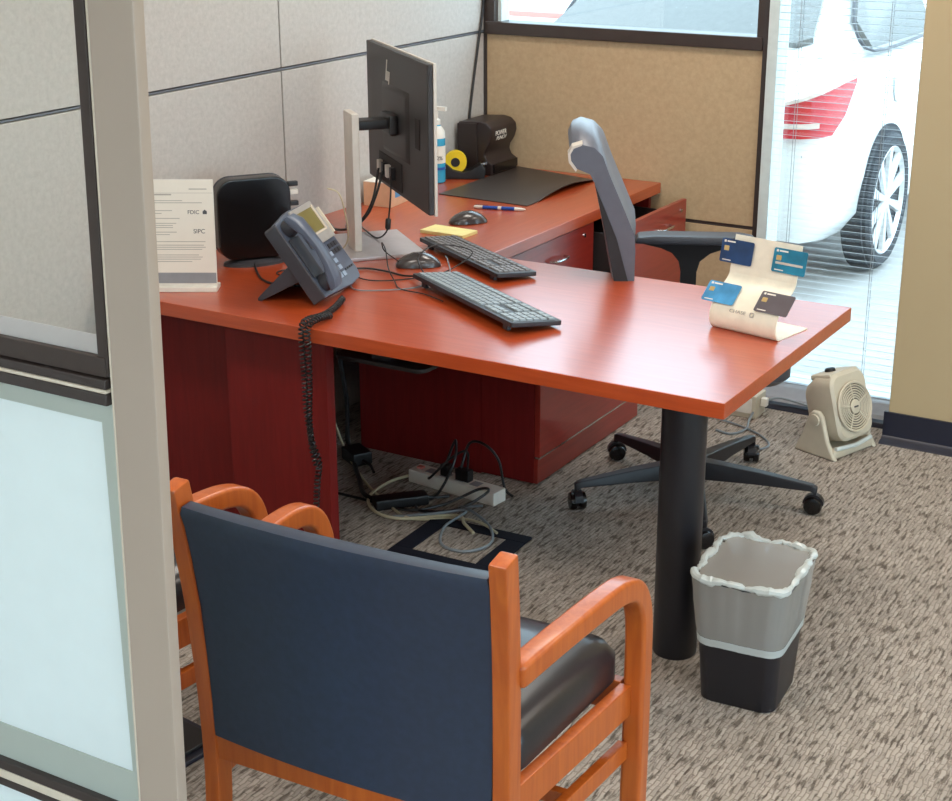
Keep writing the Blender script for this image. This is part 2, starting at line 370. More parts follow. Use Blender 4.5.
# ------------------------------------------------------------------ ceiling lights added to raise the room light (out of view above)
M['diffuser'] = emit('lit_diffuser', (255, 240, 220), 2.0)
M['fix'] = plain('white_fixture', (230, 230, 228), .5)
def added_ceiling_light(x, y, label, k=1.):
    t = thing('added_ceiling_light', label, 'ceiling light', (x, y, 2.75), 0, 'added ceiling lights')
    fr = MB()
    for a in ((-.6, .6, -.3, -.27), (-.6, .6, .27, .3), (-.6, -.57, -.27, .27), (.57, .6, -.27, .27)): fr.box(*a, -.02, -.001)
    obj('frame', fr, 'fix', t); obj('diffuser', MB().box(-.57, .57, -.27, .27, -.008, -.002), 'diffuser', t)
    ld = bpy.data.lights.new('added_area_light', 'AREA'); ld.shape = 'RECTANGLE'; ld.size = 1.1; ld.size_y = .5; ld.energy = LIGHT_W*k; ld.color = (1, .93, .84)
    l = bpy.data.objects.new('added_area_light', ld); COL.objects.link(l); l.location = (0, 0, -.025); l.parent = t
for x, y, l in ((1.3, 4.2, 'added light panel above the desk'), (3.6, 4.2, 'added light panel above the ochre wall'), (1.3, 1.8, 'added light panel above the armchairs'),
                (3.6, 1.8, 'added light panel above the open carpet'), (1.3, -1.2, 'added light panel behind the glass partition'), (4.2, -1.2, 'added light panel farthest behind the viewer')):
    added_ceiling_light(x, y, l, 1.2 if y < 0 else 1.)

# ------------------------------------------------------------------ window blind
t = thing('window_blind', 'white horizontal mini blind hanging in the tall window behind the fan', 'blind', (1.492, YB-.045, 0))
obj('headrail', MB().box(-.272, .272, -.014, .014, 2.375, 2.405), 'slat', t)
sl = MB().loft([[(x, y, -.22*y - 5*(y*y-.000156)) for y in (-.0125, -.0062, 0, .0062, .0125)] for x in (-.272, .272)], cap=False, closed=False)
s0 = None
z = .050
while z < 2.37:
    if s0 is None: s0 = o = obj('slat', sl, 'slat', t, smooth=True)
    else: o = s0.copy(); COL.objects.link(o)
    o.location.z = z; z += .0248
obj('bottom_rail', MB().box(-.272, .272, -.011, .011, .028, .040), 'slat', t)
for x in (-.19, .125):
    obj('cord', MB().tube([(x, -.0135, .03), (x, -.0135, 2.38)], .0011, 5).tube([(x, .0135, .03), (x, .0135, 2.38)], .0011, 5), 'cord', t)

# ------------------------------------------------------------------ glass partition in the foreground
t = thing('glass_partition', 'office partition with clear upper glass, frosted lower glass and taupe end post', 'partition', (1.618, 1.6, 0))
LEAN = T_(0, 0, 1.1) @ Matrix.Rotation(.024, 4, 'Y') @ T_(0, 0, -1.1)      # the post stands slightly out of plumb
obj('end_post', MB().box(-.052, .032, -.012, .012, .0, 2.3), 'post', t, bevel=.004, T=LEAN)
obj('post_edge', MB().box(-.057, -.052, -.010, .010, 0, 2.3), 'cream', t, bevel=.002, T=LEAN)
def fr(n, x0, x1, z0, z1, m='frame_dark', d=.014): return obj(n, MB().box(x0, x1, -d, d, z0, z1), m, t, bevel=.003)
obj('upper_frame', MB().box(-.078, -.057, -.012, .012, 1.186, 2.28), 'frame_dark', t, bevel=.003, T=LEAN); fr('upper_frame', -1.615, -.058, 1.186, 1.218); fr('upper_frame', -1.615, -.058, 2.26, 2.3)
fr('rail', -1.615, -.058, 1.168, 1.184, 'trim', .018); fr('rail_inlay', -1.615, -.058, 1.161, 1.168, 'cream', .018); fr('rail', -1.615, -.058, 1.142, 1.161, 'trim', .018)
obj('clear_pane', MB().box(-1.615, -.078, -.003, .003, 1.218, 2.26), 'glass', t)
obj('pale_band', MB().box(-1.615, -.078, -.0045, -.0032, 1.218, 1.248), film('pale_band_film', (214, 210, 208), .4, .1, .03), t)  # pale strip along the foot of the clear pane
obj('frosted_pane', MB().box(-1.615, -.083, -.004, .004, .498, 1.110), 'frost', t)
for a in ((-1.615, -.058, 1.110, 1.142), (-1.615, -.058, .430, .498), (-.083, -.058, .498, 1.110)): obj('pane_border', MB().box(a[0], a[1], -.006, .006, a[2], a[3]), 'frost_edge', t)
fr('rail', -1.615, -.058, .410, .430, 'trim', .018); fr('rail_inlay', -1.615, -.058, .392, .410, 'cream', .018); fr('rail', -1.615, -.058, .376, .392, 'trim', .018)
obj('kick_pane', MB().box(-1.615, -.058, -.004, .004, .06, .376), 'frost', t)
fr('rail', -1.615, -.058, 0, .06, 'trim', .018)

# ------------------------------------------------------------------ desk
t = thing('desk', 'L-shaped cherry wood desk with a black column leg under its peninsula', 'desk', (0, 0, 0))
Z = .74
obj('peninsula_top', MB().box(.002, 1.9345, 3.1255, 4.0386, Z-.04, Z), 'top', t, bevel=.003)
obj('return_top', MB().box(.002, .780, 4.0392, 5.330, Z-.04, Z), 'top_y', t, bevel=.003)
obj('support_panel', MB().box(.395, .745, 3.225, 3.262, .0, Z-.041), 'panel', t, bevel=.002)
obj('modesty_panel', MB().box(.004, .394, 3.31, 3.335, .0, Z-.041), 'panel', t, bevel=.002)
lg = obj('column_leg', MB().lathe([(.053, .0), (.0557, .004), (.0557, .695)], 32), 'blk_metal', t, smooth=True, T=T_(1.778, 3.271))
obj('mounting_flange', MB().lathe([(.11, .690), (.11, .6985)], 32), 'blk_metal', lg, T=T_(1.778, 3.271))
# drawer units below the return
def handle(p, y, z, x):
    obj('handle', MB().tube([(x, y-.05, z), (x+.02, y-.046, z), (x+.024, y-.03, z), (x+.024, y+.03, z), (x+.02, y+.046, z), (x, y+.05, z)], .0045, 8), 'chrome', p, smooth=True)
def front(t, name, x, y0, y1, z0, z1, depth=0):
    m = MB().box(x-.02, x, y0, y1, z0, z1)
    d = obj(name, m, 'drawer', t, bevel=.002)
    if depth:
        b = MB().box(x-.02-depth, x-.021, y0+.004, y0+.016, z0+.01, z1-.05).box(x-.02-depth, x-.021, y1-.016, y1-.004, z0+.01, z1-.05).box(x-.02-depth, x-.021, y0+.016, y1-.016, z0+.01, z0+.02)
        obj('drawer_box', b, 'dark_in' if z0 > .3 else 'panel', d)
    return d
t = thing('file_cabinet', 'cherry drawer unit under the return with its lower drawer pulled out', 'cabinet', (0, 0, 0), 0, 'drawer units under the desk return')
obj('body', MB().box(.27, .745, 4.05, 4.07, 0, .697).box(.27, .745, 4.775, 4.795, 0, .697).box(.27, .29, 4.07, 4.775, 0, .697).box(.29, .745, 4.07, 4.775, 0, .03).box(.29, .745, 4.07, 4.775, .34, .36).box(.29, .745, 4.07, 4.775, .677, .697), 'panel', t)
d = front(t, 'upper_drawer', .768, 4.052, 4.793, .365, .694); handle(d, 4.52, .62, .768)
obj('lock', MB().lathe([(.007, 0), (.007, .004)], 12), 'chrome', d, T=T_(.768, 4.72, .66, ry=PI/2))
d = front(t, 'lower_drawer', .962, 4.052, 4.80, .095, .36, .2)
obj('plinth_front', MB().box(.90, .955, 4.052, 4.80, .004, .088), 'drawer', d)
obj('side_cheek', MB().box(.747, .941, 4.050, 4.066, .004, .345), 'panel', d)
obj('groove_highlight', MB().box(.945, .960, 4.054, 4.798, .088, .094), 'chrome', d)  # chrome strip stands in for the white highlight along the drawer groove
t = thing('file_cabinet', 'cherry drawer unit against the tan panel with its upper drawer pulled out', 'cabinet', (0, 0, 0), 0, 'drawer units under the desk return')
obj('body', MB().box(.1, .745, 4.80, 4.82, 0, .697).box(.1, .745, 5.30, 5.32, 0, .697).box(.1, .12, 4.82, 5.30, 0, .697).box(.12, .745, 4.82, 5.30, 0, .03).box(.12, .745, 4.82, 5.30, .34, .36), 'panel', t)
d = front(t, 'upper_drawer', .906, 4.81, 5.285, .365, .700, .5); handle(d, 5.08, .63, .906)
obj('lock', MB().lathe([(.007, 0), (.007, .004)], 12), 'chrome', d, T=T_(.906, 5.235, .665, ry=PI/2))
d = front(t, 'lower_drawer', .768, 4.88, 5.315, .035, .355); handle(d, 5.08, .29, .768)
# under-desk keyboard tray
t = thing('keyboard_tray', 'black tray hanging under the desk beside the support panel', 'tray', (.86, 3.40, .60), math.radians(0))
obj('board', MB().prism(rrect(.30, .20, .03), 0, .012, 'z'), 'black', t, bevel=.002)
obj('slide', MB().box(-.03, .03, -.08, .08, .012, .098), 'blk_metal', t)

# ------------------------------------------------------------------ monitor
A = -.706
t = thing('monitor', 'black and silver computer monitor seen from behind on a silver stand', 'monitor', (.478, 4.022, Z), A)
# local x along the panel (to the near corner), local -y towards the viewer's side (back of the screen)
h0, h1 = .165, .605
pan = obj('back_shell', MB().box(-.338, .336, -.018, .000, h0, h1), 'mon_back', t, bevel=.004)
obj('bezel', MB().box(-.341, .338, .000, .010, h0-.003, h1+.003), 'silver', t, bevel=.002)
obj('screen', MB().box(-.333, .333, .0101, .0106, h0+.01, h1-.008), 'black_gl', t)
bump_ = MB().loft([[(-.15, -.017, .28), (.15, -.017, .28), (.15, -.017, .50), (-.15, -.017, .50)], [(-.13, -.026, .30), (.13, -.026, .30), (.13, -.026, .48), (-.13, -.026, .48)]])
obj('back_plate', bump_, 'mon_back', t, bevel=.003)
for dx, z0, z1 in ((-.018, .505, .570), (-.006, .505, .535), (.006, .505, .535), (.018, .470, .535)):
    obj('logo_stroke', MB().prism([(dx-.004+(z0-.52)*.28, z0), (dx+.004+(z0-.52)*.28, z0), (dx+.004+(z1-.52)*.28, z1), (dx-.004+(z1-.52)*.28, z1)], -.0192, -.0182, 'y'), 'silver', t, T=T_(-.085, 0, 0))
obj('port_recess', MB().box(-.20, .06, -.0205, -.018, .178, .268), 'dark_in', t)
obj('side_ports', MB().box(.21, .255, -.0200, -.0182, .345, .435), 'dark_in', t)
for k, x in enumerate((-.165, -.115, -.07, -.02)): obj('plug', MB().box(x-.011, x+.011, -.036, -.0206, .205, .245), 'black' if k % 2 else 'silver', t, bevel=.002)
arm = obj('arm', MB().box(-.035, .035, -.16, -.026, .375, .405), 'black', t, bevel=.006)
obj('pivot', MB().box(-.055, .055, -.055, -.024, .355, .42), 'black', arm, bevel=.01)
# stand column and base (local frame)
st = obj('stand_column', MB().box(-.052, .050, -.016, .008, .012, .437), 'silver', t, bevel=.004, T=T_(.045, -.168, 0))
obj('stand_base', MB().box(-.165, .165, -.125, .125, 0, .012), 'plate', t, bevel=.003, T=T_(.0, -.10, 0))

def cable(name, pts, r, mat, label=None, parent=None, n=7, group=None):
    o = obj(name, MB().tube(spline(pts, n), r, 7), mat, parent, smooth=True)
    if label: tag(o, label, 'cable', group)
    return o
ca = math.cos(A); sa = math.sin(A)
def mloc(x, y, z): return (.487+ca*x-sa*y, 4.016+sa*x+ca*y, Z+z)
cable('monitor_cable', [mloc(-.115, -.037, .22), mloc(-.11, -.06, .15), mloc(-.12, -.09, .08), mloc(-.17, -.13, .03), mloc(-.26, -.16, .006), mloc(-.34, -.16, .006)], .0042, 'cable_b', 'thick black cable hanging from the middle port of the monitor')
cable('monitor_cable', [mloc(-.165, -.037, .22), mloc(-.16, -.06, .12), mloc(-.19, -.09, .05), mloc(-.27, -.12, .006), mloc(-.35, -.10, .006)], .0038, 'cable_b', 'black cable hanging from the outermost port of the monitor')
cc = cable('monitor_power_cable', [mloc(-.02, -.037, .22), mloc(.02, -.05, .17), mloc(.012, -.055, .10), mloc(.0, -.06, .05), mloc(-.06, -.075, .016), mloc(-.16, -.085, .018), mloc(-.3, -.07, .006)], .0028, 'cable_b', 'thin black cord with a ferrite bead hanging below the monitor')
obj('ferrite_bead', MB().lathe([(.006, -.018), (.009, -.014), (.009, .014), (.006, .018)], 12), 'black', cc, smooth=True, T=T_(*mloc(.006, -.0565, .075), ry=.08))

# ------------------------------------------------------------------ keyboards
def keyboard(name, label, loc, rz, L, D, tilt, keymat, rows=6):
    t = thing(name, label, 'keyboard', loc, rz, 'keyboards on the desk')
    Tt = T_(0, 0, .012, rx=tilt)
    obj('case', MB().prism(rrect(L, D, .008), 0, .013, 'z'), 'kb_body', t, bevel=.002, T=Tt)
    k = MB(); rw = (D-.03)/rows; u = (L-.024)/19.0
    blocks = [(0, 13), (13.4, 16), (16.4, 19)]
    for r in range(rows):
        y = -D/2+.012+r*rw+(.004 if r == rows-1 else 0)
        for a, b in blocks:
            if a == 13.4 and r == 2: continue
            x = a
            while x < b-.01:
                w = 5.2 if (r == 0 and a == 0 and abs(x-3) < .01) else 1
                w = min(w, b-x)
                xx = -L/2+.012+x*u; g = .0016
                k.loft([[(xx+g, y+g, .013), (xx+w*u-g, y+g, .013), (xx+w*u-g, y+rw-g, .013), (xx+g, y+rw-g, .013)],
                        [(xx+g+.001, y+g+.001, .0175), (xx+w*u-g-.001, y+g+.001, .0175), (xx+w*u-g-.001, y+rw-g-.001, .0175), (xx+g+.001, y+rw-g-.001, .0175)]])
                x += w
    ko = obj('keys', k, keymat, t, T=Tt); ko['kind'] = 'stuff'
    f = MB()
    for sx in (-1, 1): f.box(sx*(L/2-.05)-.012, sx*(L/2-.05)+.012, -D/2+.01, -D/2+.02, -.012+.0, .004)
    obj('foot', MB().box(-L/2+.04, -L/2+.065, -D/2+.012, -D/2+.022, .0005, .016), 'kb_body', t)
    obj('foot', MB().box(L/2-.065, L/2-.04, -D/2+.012, -D/2+.022, .0005, .016), 'kb_body', t)
    return t
keyboard('computer_keyboard', 'wired black keyboard with keys paled by painted sheen nearest the phone', (1.056, 3.540, Z+.004), math.radians(-30.6), .575, .155, -.10, 'key_sheen')
keyboard('computer_keyboard', 'slim dark keyboard with square keys beside the yellow note pad', (.790, 3.945, Z+.001), math.radians(-31.3), .515, .135, -.075, 'key2')

# ------------------------------------------------------------------ mice
def mouse(label, loc, rz, L=.115, Wd=.062, H=.036):
    t = thing('computer_mouse', label, 'mouse', loc, rz, 'computer mice on the desk')
    rings = []
    for u, wf, hf in ((0, .30, .18), (.05, .62, .42), (.18, .85, .72), (.4, 1, .98), (.6, .97, 1.0), (.8, .9, .78), (.94, .7, .45), (1, .45, .22)):
        w, h, x = Wd/2*wf, H*hf, (u-.5)*L
        rings.append([(x, w*math.cos(PI*k/10), .002+h*math.sin(PI*k/10)**.8) for k in range(11)] + [(x, -w*.9, 0), (x, w*.9, 0)])
    obj('shell', MB().loft(rings), 'mouse', t, smooth=True)
    obj('scroll_wheel', MB().lathe([(.008, -.004), (.010, -.002), (.010, .002), (.008, .004)], 14), 'black', t, smooth=True, T=T_(-.032, 0, .024, rx=PI/2))
    return t
mouse('dark wired mouse with a looping cord beside the monitor stand', (.665, 3.815, Z), math.radians(38), .135, .075, .042)
mouse('brown wireless mouse on the return between note pad and pen', (.497, 4.385, Z), math.radians(50), .13, .07, .04)
cable('mouse_cable', [(.622, 3.775, Z+.018), (.585, 3.755, Z+.05), (.60, 3.72, Z+.085), (.64, 3.68, Z+.075), (.665, 3.655, Z+.03), (.71, 3.62, Z+.005), (.77, 3.56, Z+.004), (.86, 3.545, Z+.005), (.95, 3.50, Z+.008)], .0019, 'cable_b', 'thin black cord looping up from the wired mouse')
cable('keyboard_cable', [(.80, 3.66, Z+.012), (.74, 3.70, Z+.06), (.76, 3.78, Z+.085), (.83, 3.86, Z+.055), (.80, 3.76, Z+.014), (.74, 3.68, Z+.004), (.66, 3.60, Z+.004), (.58, 3.61, Z+.004), (.52, 3.68, Z+.004), (.47, 3.72, Z+.004)], .0019, 'cable_b', 'thin black keyboard cord looping over the wired mouse')
cable('desk_cable', [(.735, 3.86, Z+.03), (.78, 3.80, Z+.035), (.83, 3.72, Z+.012), (.80, 3.60, Z+.004), (.73, 3.52, Z+.004), (.66, 3.49, Z+.004), (.60, 3.55, Z+.004)], .0019, 'cable_g', 'thin grey cord curling around the corner of the wired keyboard')
cable('desk_cable', [(.50, 3.66, Z+.005), (.56, 3.70, Z+.005), (.63, 3.70, Z+.005), (.70, 3.685, Z+.005), (.78, 3.66, Z+.02)], .003, 'cable_b', 'short black cord lying flat in front of the monitor base')

# ------------------------------------------------------------------ paper things and pen
t = thing('note_pad', 'pad of pale yellow sticky notes beside the slim keyboard', 'note pad', (.520, 4.226, Z), math.radians(-2))
obj('sheets', MB().box(-.083, .083, -.045, .045, 0, .010), 'yellow', t, bevel=.001)
obj('top_sheet', MB().loft([[(-.083, -.045, .0102), (.083, -.045, .0102), (.083, .045, .0102), (-.083, .045, .0102)], [(-.083, -.045, .0106), (.083, -.045, .0106), (.083, .045, .0106), (-.083, .045, .0106)]]), 'yellow', t)
t = thing('ballpoint_pen', 'blue and white ballpoint pen lying on the return', 'pen', (.489, 4.612, Z+.0065), math.atan2(.048, .178))
pr_ = lambda a, b, r1, r2: MB().lathe([(r1, a), (r2, b)], 12)
R90 = T_(ry=PI/2)
obj('barrel', pr_(-.06, .055, .0062, .0062), 'bluepen', t, smooth=True, T=R90)
obj('cap', MB().lathe([(.004, -.092), (.0064, -.088), (.0064, -.06)], 12), 'white_pl', t, smooth=True, T=R90)
obj('tip', MB().lathe([(.0062, .055), (.0055, .078), (.0015, .094)], 12), 'white_pl', t, smooth=True, T=R90)
obj('band', pr_(-.005, .008, .0066, .0066), 'white_pl', t, smooth=True, T=R90)
obj('clip', MB().box(-.088, -.04, -.0015, .0015, .0064, .0085), 'chrome', t)
# desk mat with a lifted edge
pts = [[(.17, 4.724), (.546, 4.708)], [(.16, 5.325), (.552, 5.235)]]
def mat_pt(u, v):
    a = Vector(pts[0][0]).lerp(Vector(pts[0][1]), u); b = Vector(pts[1][0]).lerp(Vector(pts[1][1]), u); p = a.lerp(b, v)
    lift = .022*max(0, (u-.55)/.45)**2*math.sin(PI*min(1, max(0, (v-.15)/.85)))
    return p.x, p.y, lift
n = 12
topv = [[mat_pt(i/n, j/n) for i in range(n+1)] for j in range(n+1)]
m = MB(); v = [(p[0], p[1], Z+.0035+p[2]) for r in topv for p in r]+[(p[0], p[1], Z+.0005+p[2]) for r in topv for p in r]; f = []; q = (n+1)*(n+1)
for j in range(n):
    for i in range(n):
        a = j*(n+1)+i; f.append((a, a+1, a+n+2, a+n+1)); f.append((q+a, q+a+n+1, q+a+n+2, q+a+1))
bd = [i for i in range(n+1)]+[j*(n+1)+n for j in range(1, n+1)]+[n*(n+1)+i for i in range(n-1, -1, -1)]+[j*(n+1) for j in range(n-1, 0, -1)]
for a, b in zip(bd, bd[1:]+bd[:1]): f.append((a, q+a, q+b, b))
tag(obj('desk_mat', m.add(v, f), 'mat', smooth=True), 'dark brown desk mat with a curling edge against the tan panel', 'desk mat')

# ------------------------------------------------------------------ things in the corner of the return
t = thing('tape_dispenser', 'black tape dispenser holding a roll of yellow tape', 'tape dispenser', (.085, 5.03, Z), math.radians(30)); t.scale = (1.2, 1.2, 1.2)
obj('body', MB().prism([(-.07, 0), (.07, 0), (.075, .03), (.06, .05), (.03, .03), (.0, .022), (-.03, .03), (-.055, .052), (-.072, .045)], -.028, .028, 'y'), 'black', t, bevel=.004)
obj('tape_roll', MB().lathe([(.014, -.012), (.036, -.012), (.036, .012), (.014, .012)], 24, cap=False), 'tape', t, smooth=True, T=T_(-.022, 0, .052, rx=PI/2))
obj('hub', MB().lathe([(.0145, -.014), (.0145, .014)], 16), 'black', t, smooth=True, T=T_(-.022, 0, .052, rx=PI/2))
obj('cutter', MB().box(.058, .078, -.012, .012, .045, .05), 'chrome', t)
t = thing('hole_punch', 'black electric hole punch standing in the corner of the return', 'hole punch', (.02, 5.205, Z), 0)
prof = [(.0, .0), (.150, .0), (.150, .045), (.128, .058), (.118, .078), (.122, .098), (.140, .125), (.150, .155), (.146, .182), (.125, .200), (.095, .206), (.0, .200)]
obj('body', MB().prism(prof, -.098, .100, 'y'), M['punch'], t, bevel=.006)
obj('base_ledge', MB().box(.1505, .158, -.09, .092, .012, .045), 'black_gl', t, bevel=.002)
obj('side_cheek', MB().prism([(.0, 0), (.09, 0), (.085, .20), (.0, .195)], -.106, -.099, 'y'), 'punch', t, bevel=.003)
Tl = lambda x, y, z, s: T_(x, y, z, rx=PI/2, rz=PI/2) @ Matrix.Identity(4)
text('lettering', 'POWER', .024, 'paper', t, T_(.1510, -.03, .160, rz=PI/2) @ Matrix.Rotation(PI/2-.1, 4, 'X'), shear=.2)
text('lettering', 'PUNCH', .022, 'paper', t, T_(.1500, -.026, .140, rz=PI/2) @ Matrix.Rotation(PI/2+.25, 4, 'X'), shear=.2)
t = thing('sanitizer_bottle', 'clear pump bottle of blue hand sanitizer against the corner wall', 'bottle', (.045, 4.915, Z), 0)
obj('bottle_body', MB().lathe([(.026, 0), (.030, .004), (.030, .165), (.027, .195), (.014, .212), (.012, .222)], 24), 'blue', t, smooth=True)
obj('label', MB().lathe([(.0305, .075), (.0305, .140)], 24, cap=False), 'paper', t, smooth=True)
obj('label_band', MB().lathe([(.0308, .050), (.0308, .060)], 24, cap=False), 'bluepen', t, smooth=True)
text('label_lettering', '72%', .020, 'ink_dark', t, T_(.0312*math.cos(-.9), .0312*math.sin(-.9), .095, rz=PI/2-.9) @ Matrix.Rotation(PI/2, 4, 'X'))
obj('shoulder', MB().lathe([(.0302, .168), (.0275, .195), (.0145, .213)], 24, cap=False), 'white_pl', t, smooth=True)
obj('pump', MB().lathe([(.013, .215), (.013, .235), (.005, .24), (.005, .27)], 14).box(-.008, .04, -.007, .007, .27, .285), 'white_pl', t, smooth=True)
t = thing('cardboard_box', 'small kraft cardboard box on the return behind the monitor', 'box', (.075, 4.60, Z), math.radians(6))
obj('carton', MB().box(-.055, .055, -.16, .16, 0, .085), 'kraft', t, bevel=.002)
obj('lid_flap', MB().box(-.054, .054, -.159, .159, .0852, .087), 'paper', t)
obj('sticker', MB().box(.0552, .0556, -.13, -.09, .03, .055), 'card3', t)

# ------------------------------------------------------------------ modem
t = thing('modem', 'black rounded square modem standing on an oval foot by the panel wall', 'modem', (.213, 3.60, Z), math.radians(54))
obj('housing', MB().prism(rrect(.228, .246, .052, 7, 0, .142), -.028, .022, 'y'), 'black_gl', t, bevel=.006)
obj('rim', MB().prism(rrect(.231, .249, .053, 7, 0, .142), .0225, .032, 'y'), 'lens_grey', t, bevel=.004)
obj('foot', MB().lathe([(.068, 0), (.066, .008), (.04, .016)], 28), 'lens_grey', t, smooth=True, T=Matrix.Diagonal((1.45, .8, 1, 1)))
for k, (z, mt) in enumerate(((.225, 'black'), (.20, 'white_pl'), (.165, 'black'), (.135, 'yellow'))):
    obj('plug', MB().box(.115, .146, .0, .018, z, z+.014), mt, t, bevel=.002)
cable('network_lead', [(.40, 3.73, .965), (.44, 3.73, .955), (.445, 3.75, .90), (.42, 3.80, .80), (.36, 3.82, Z+.006), (.28, 3.74, Z+.006)], .0025, 'cable_w', 'cream cable plugged into the side of the modem')
cable('modem_cable', [(.255, 3.545, Z+.014), (.30, 3.50, Z+.004), (.37, 3.44, Z+.004), (.44, 3.42, Z+.004), (.50, 3.44, Z+.004), (.56, 3.48, Z+.004)], .0035, 'cable_b', 'black cord running from the modem foot to the phone')
cable('modem_cable', [(.42, 3.60, Z+.003), (.36, 3.58, Z+.003), (.35, 3.53, Z+.003), (.41, 3.50, Z+.003), (.48, 3.50, Z+.003)], .002, 'cable_b', 'thin black cord looped on the desk behind the phone')

# ------------------------------------------------------------------ flyer holder
rzd = math.radians(30)
t = thing('flyer_holder', 'white printed notice in an upright holder next to the partition post', 'notice', (.223, 3.230, Z), rzd)
Tt = T_(0, .0, .012, rx=-.07)
obj('base', MB().box(-.11, .118, -.012, .05, 0, .014), 'white_pl', t, bevel=.002)
obj('backing', MB().box(-.11, .118, .0, .004, .002, .306), 'white_pl', t, T=Tt)
sh = obj('sheet', MB().box(-.108, .116, -.0014, -.0004, .042, .304), 'paper', t, T=Tt)
obj('grey_band', MB().box(-.108, .116, -.0016, -.0004, .012, .042), 'grey_strip', t, T=Tt)
ln = MB()
rows = [(.262, -.085, -.0, .004), (.246, -.095, .03, .002), (.240, -.095, .085, .002), (.226, -.095, -.06, .002), (.218, -.095, .0, .002), (.210, -.095, -.03, .002), (.196, -.095, .02, .002), (.182, -.095, .01, .002),
        (.176, -.095, .0, .002), (.170, -.095, .0, .002), (.157, -.095, .01, .002), (.150, -.095, -.01, .002), (.130, -.095, .09, .002), (.120, -.095, .085, .002), (.114, -.095, .09, .002), (.108, -.095, .08, .002),
        (.092, -.09, .07, .002), (.086, -.09, .08, .002), (.080, -.09, .075, .002), (.073, -.05, .05, .002)]
for z, a, b, h in rows: ln.box(a, b, -.0018, -.0014, z, z+h)
ln.box(.05, .10, -.0018, -.0014, .278, .281)
lo = obj('printed_lines', ln, 'ink', sh, T=Tt); lo['kind'] = 'stuff'
obj('header_rule', MB().box(-.108, .116, -.0017, -.0014, .268, .2690), 'ink', sh, T=Tt)
TX = lambda x, z: Tt @ T_(x, -.0017, z, rx=PI/2)
text('lettering', 'FDIC', .0155, 'ink_dark', sh, TX(.060, .214)); text('lettering', 'SIPC', .0175, 'ink_dark', sh, TX(.074, .160))
obj('house_mark', MB().prism([(-.006, -.005), (.006, -.005), (.006, .003), (0, .008), (-.006, .003)], -.0018, -.0014, 'y'), 'ink_dark', sh, T=Tt @ T_(.092, 0, .214))
obj('logo_mark', MB().prism([(-.006, -.004), (.006, -.004), (.006, .004), (-.006, .004)], -.0018, -.0014, 'y'), 'bluepen', sh, T=Tt @ T_(-.09, 0, .285))

# ------------------------------------------------------------------ desk phone
t = thing('desk_phone', 'blue grey office desk phone with handset tilted on its stand', 'phone', (.636, 3.446, Z), math.atan2(.967, -.254))
V = Vector((0, .15, .208)).normalized(); Nn = Vector((1, 0, 0)).cross(V)
Tp = Matrix(((1, 0, 0, 0), (0, V.y, Nn.y, -.012), (0, V.z, Nn.z, .024), (0, 0, 0, 1)))
obj('body', MB().prism([(-.147, 0), (-.05, -.006), (.06, -.014), (.135, -.008), (.147, .02), (.140, .16), (.09, .255), (-.02, .258), (-.135, .240), (-.147, .215)], -.026, .002, 'z'), 'phone', t, bevel=.006, T=Tp)
obj('side_rail', MB().prism([(-.152, 0), (-.143, 0), (-.143, .242), (-.152, .235)], -.034, .008, 'z'), 'lens_grey', t, bevel=.003, T=Tp)
obj('display_face', MB().prism([(-.035, .130), (.130, .130), (.118, .252), (-.035, .252)], .0022, .012, 'z'), 'phone_silver', t, bevel=.003, T=Tp)
obj('screen', MB().box(-.015, .095, .165, .235, .0122, .0128), 'lcd', t, T=Tp)
obj('screen_bezel', MB().box(.097, .103, .160, .240, .0122, .0150).box(-.015, .103, .158, .163, .0122, .0145), 'cream', t, T=Tp)
obj('button_bank', MB().box(.123, .130, .14, .225, .0, .018), 'cream', t, T=Tp)
kk = MB()
for r in range(4):
    for c2 in range(3): kk.box(-.02+c2*.027, .0+c2*.027, .018+r*.022, .032+r*.022, .002, .007)
obj('keypad', kk, 'key_l', t, T=Tp)
kk = MB()
for r in range(2):
    for c2 in range(3): kk.box(.06+c2*.022, .077+c2*.022, .086+r*.02, .1+r*.02, .002, .006)
obj('soft_keys', kk, 'lens_grey', t, T=Tp)
kk = MB()
for c2 in range(4): kk.box(.07+c2*.016, .08+c2*.016, .03, .036, .002, .005)
obj('function_keys', kk, 'lens_grey', t, T=Tp)
# handset: arched bar with two thick ends
hp = [(-.100, .006, .030), (-.100, .030, .040), (-.100, .075, .052), (-.100, .125, .057), (-.100, .175, .052), (-.100, .215, .042), (-.100, .240, .032)]
hw = [.026, .028, .024, .022, .024, .028, .024]; hh = [.012, .018, .012, .010, .012, .018, .012]
rg = []
for (x, y, z_), w_, h_ in zip(hp, hw, hh):
    rg.append([(x+w_*math.copysign(abs(math.cos(a))**.6, math.cos(a)), y, z_+h_*math.copysign(abs(math.sin(a))**.6, math.sin(a))) for a in [2*PI*k/14 for k in range(14)]])
hs = obj('handset', MB().loft(rg), 'phone', t, smooth=True, T=Tp)
for y in (.035, .212): obj('handset_cup', MB().lathe([(.024, .004), (.026, .012), (.024, .034)], 20), 'lens_grey', hs, smooth=True, T=Tp @ T_(-.100, y, 0))
obj('cradle', MB().box(-.13, -.07, .06, .185, .0022, .010), 'lens_grey', t, bevel=.003, T=Tp)
obj('stand_foot', MB().prism([(.05, .07), (.18, .0), (.19, .0), (.19, .008), (.085, .115)], -.135, .135, 'x'), 'lens_grey', t, bevel=.002)
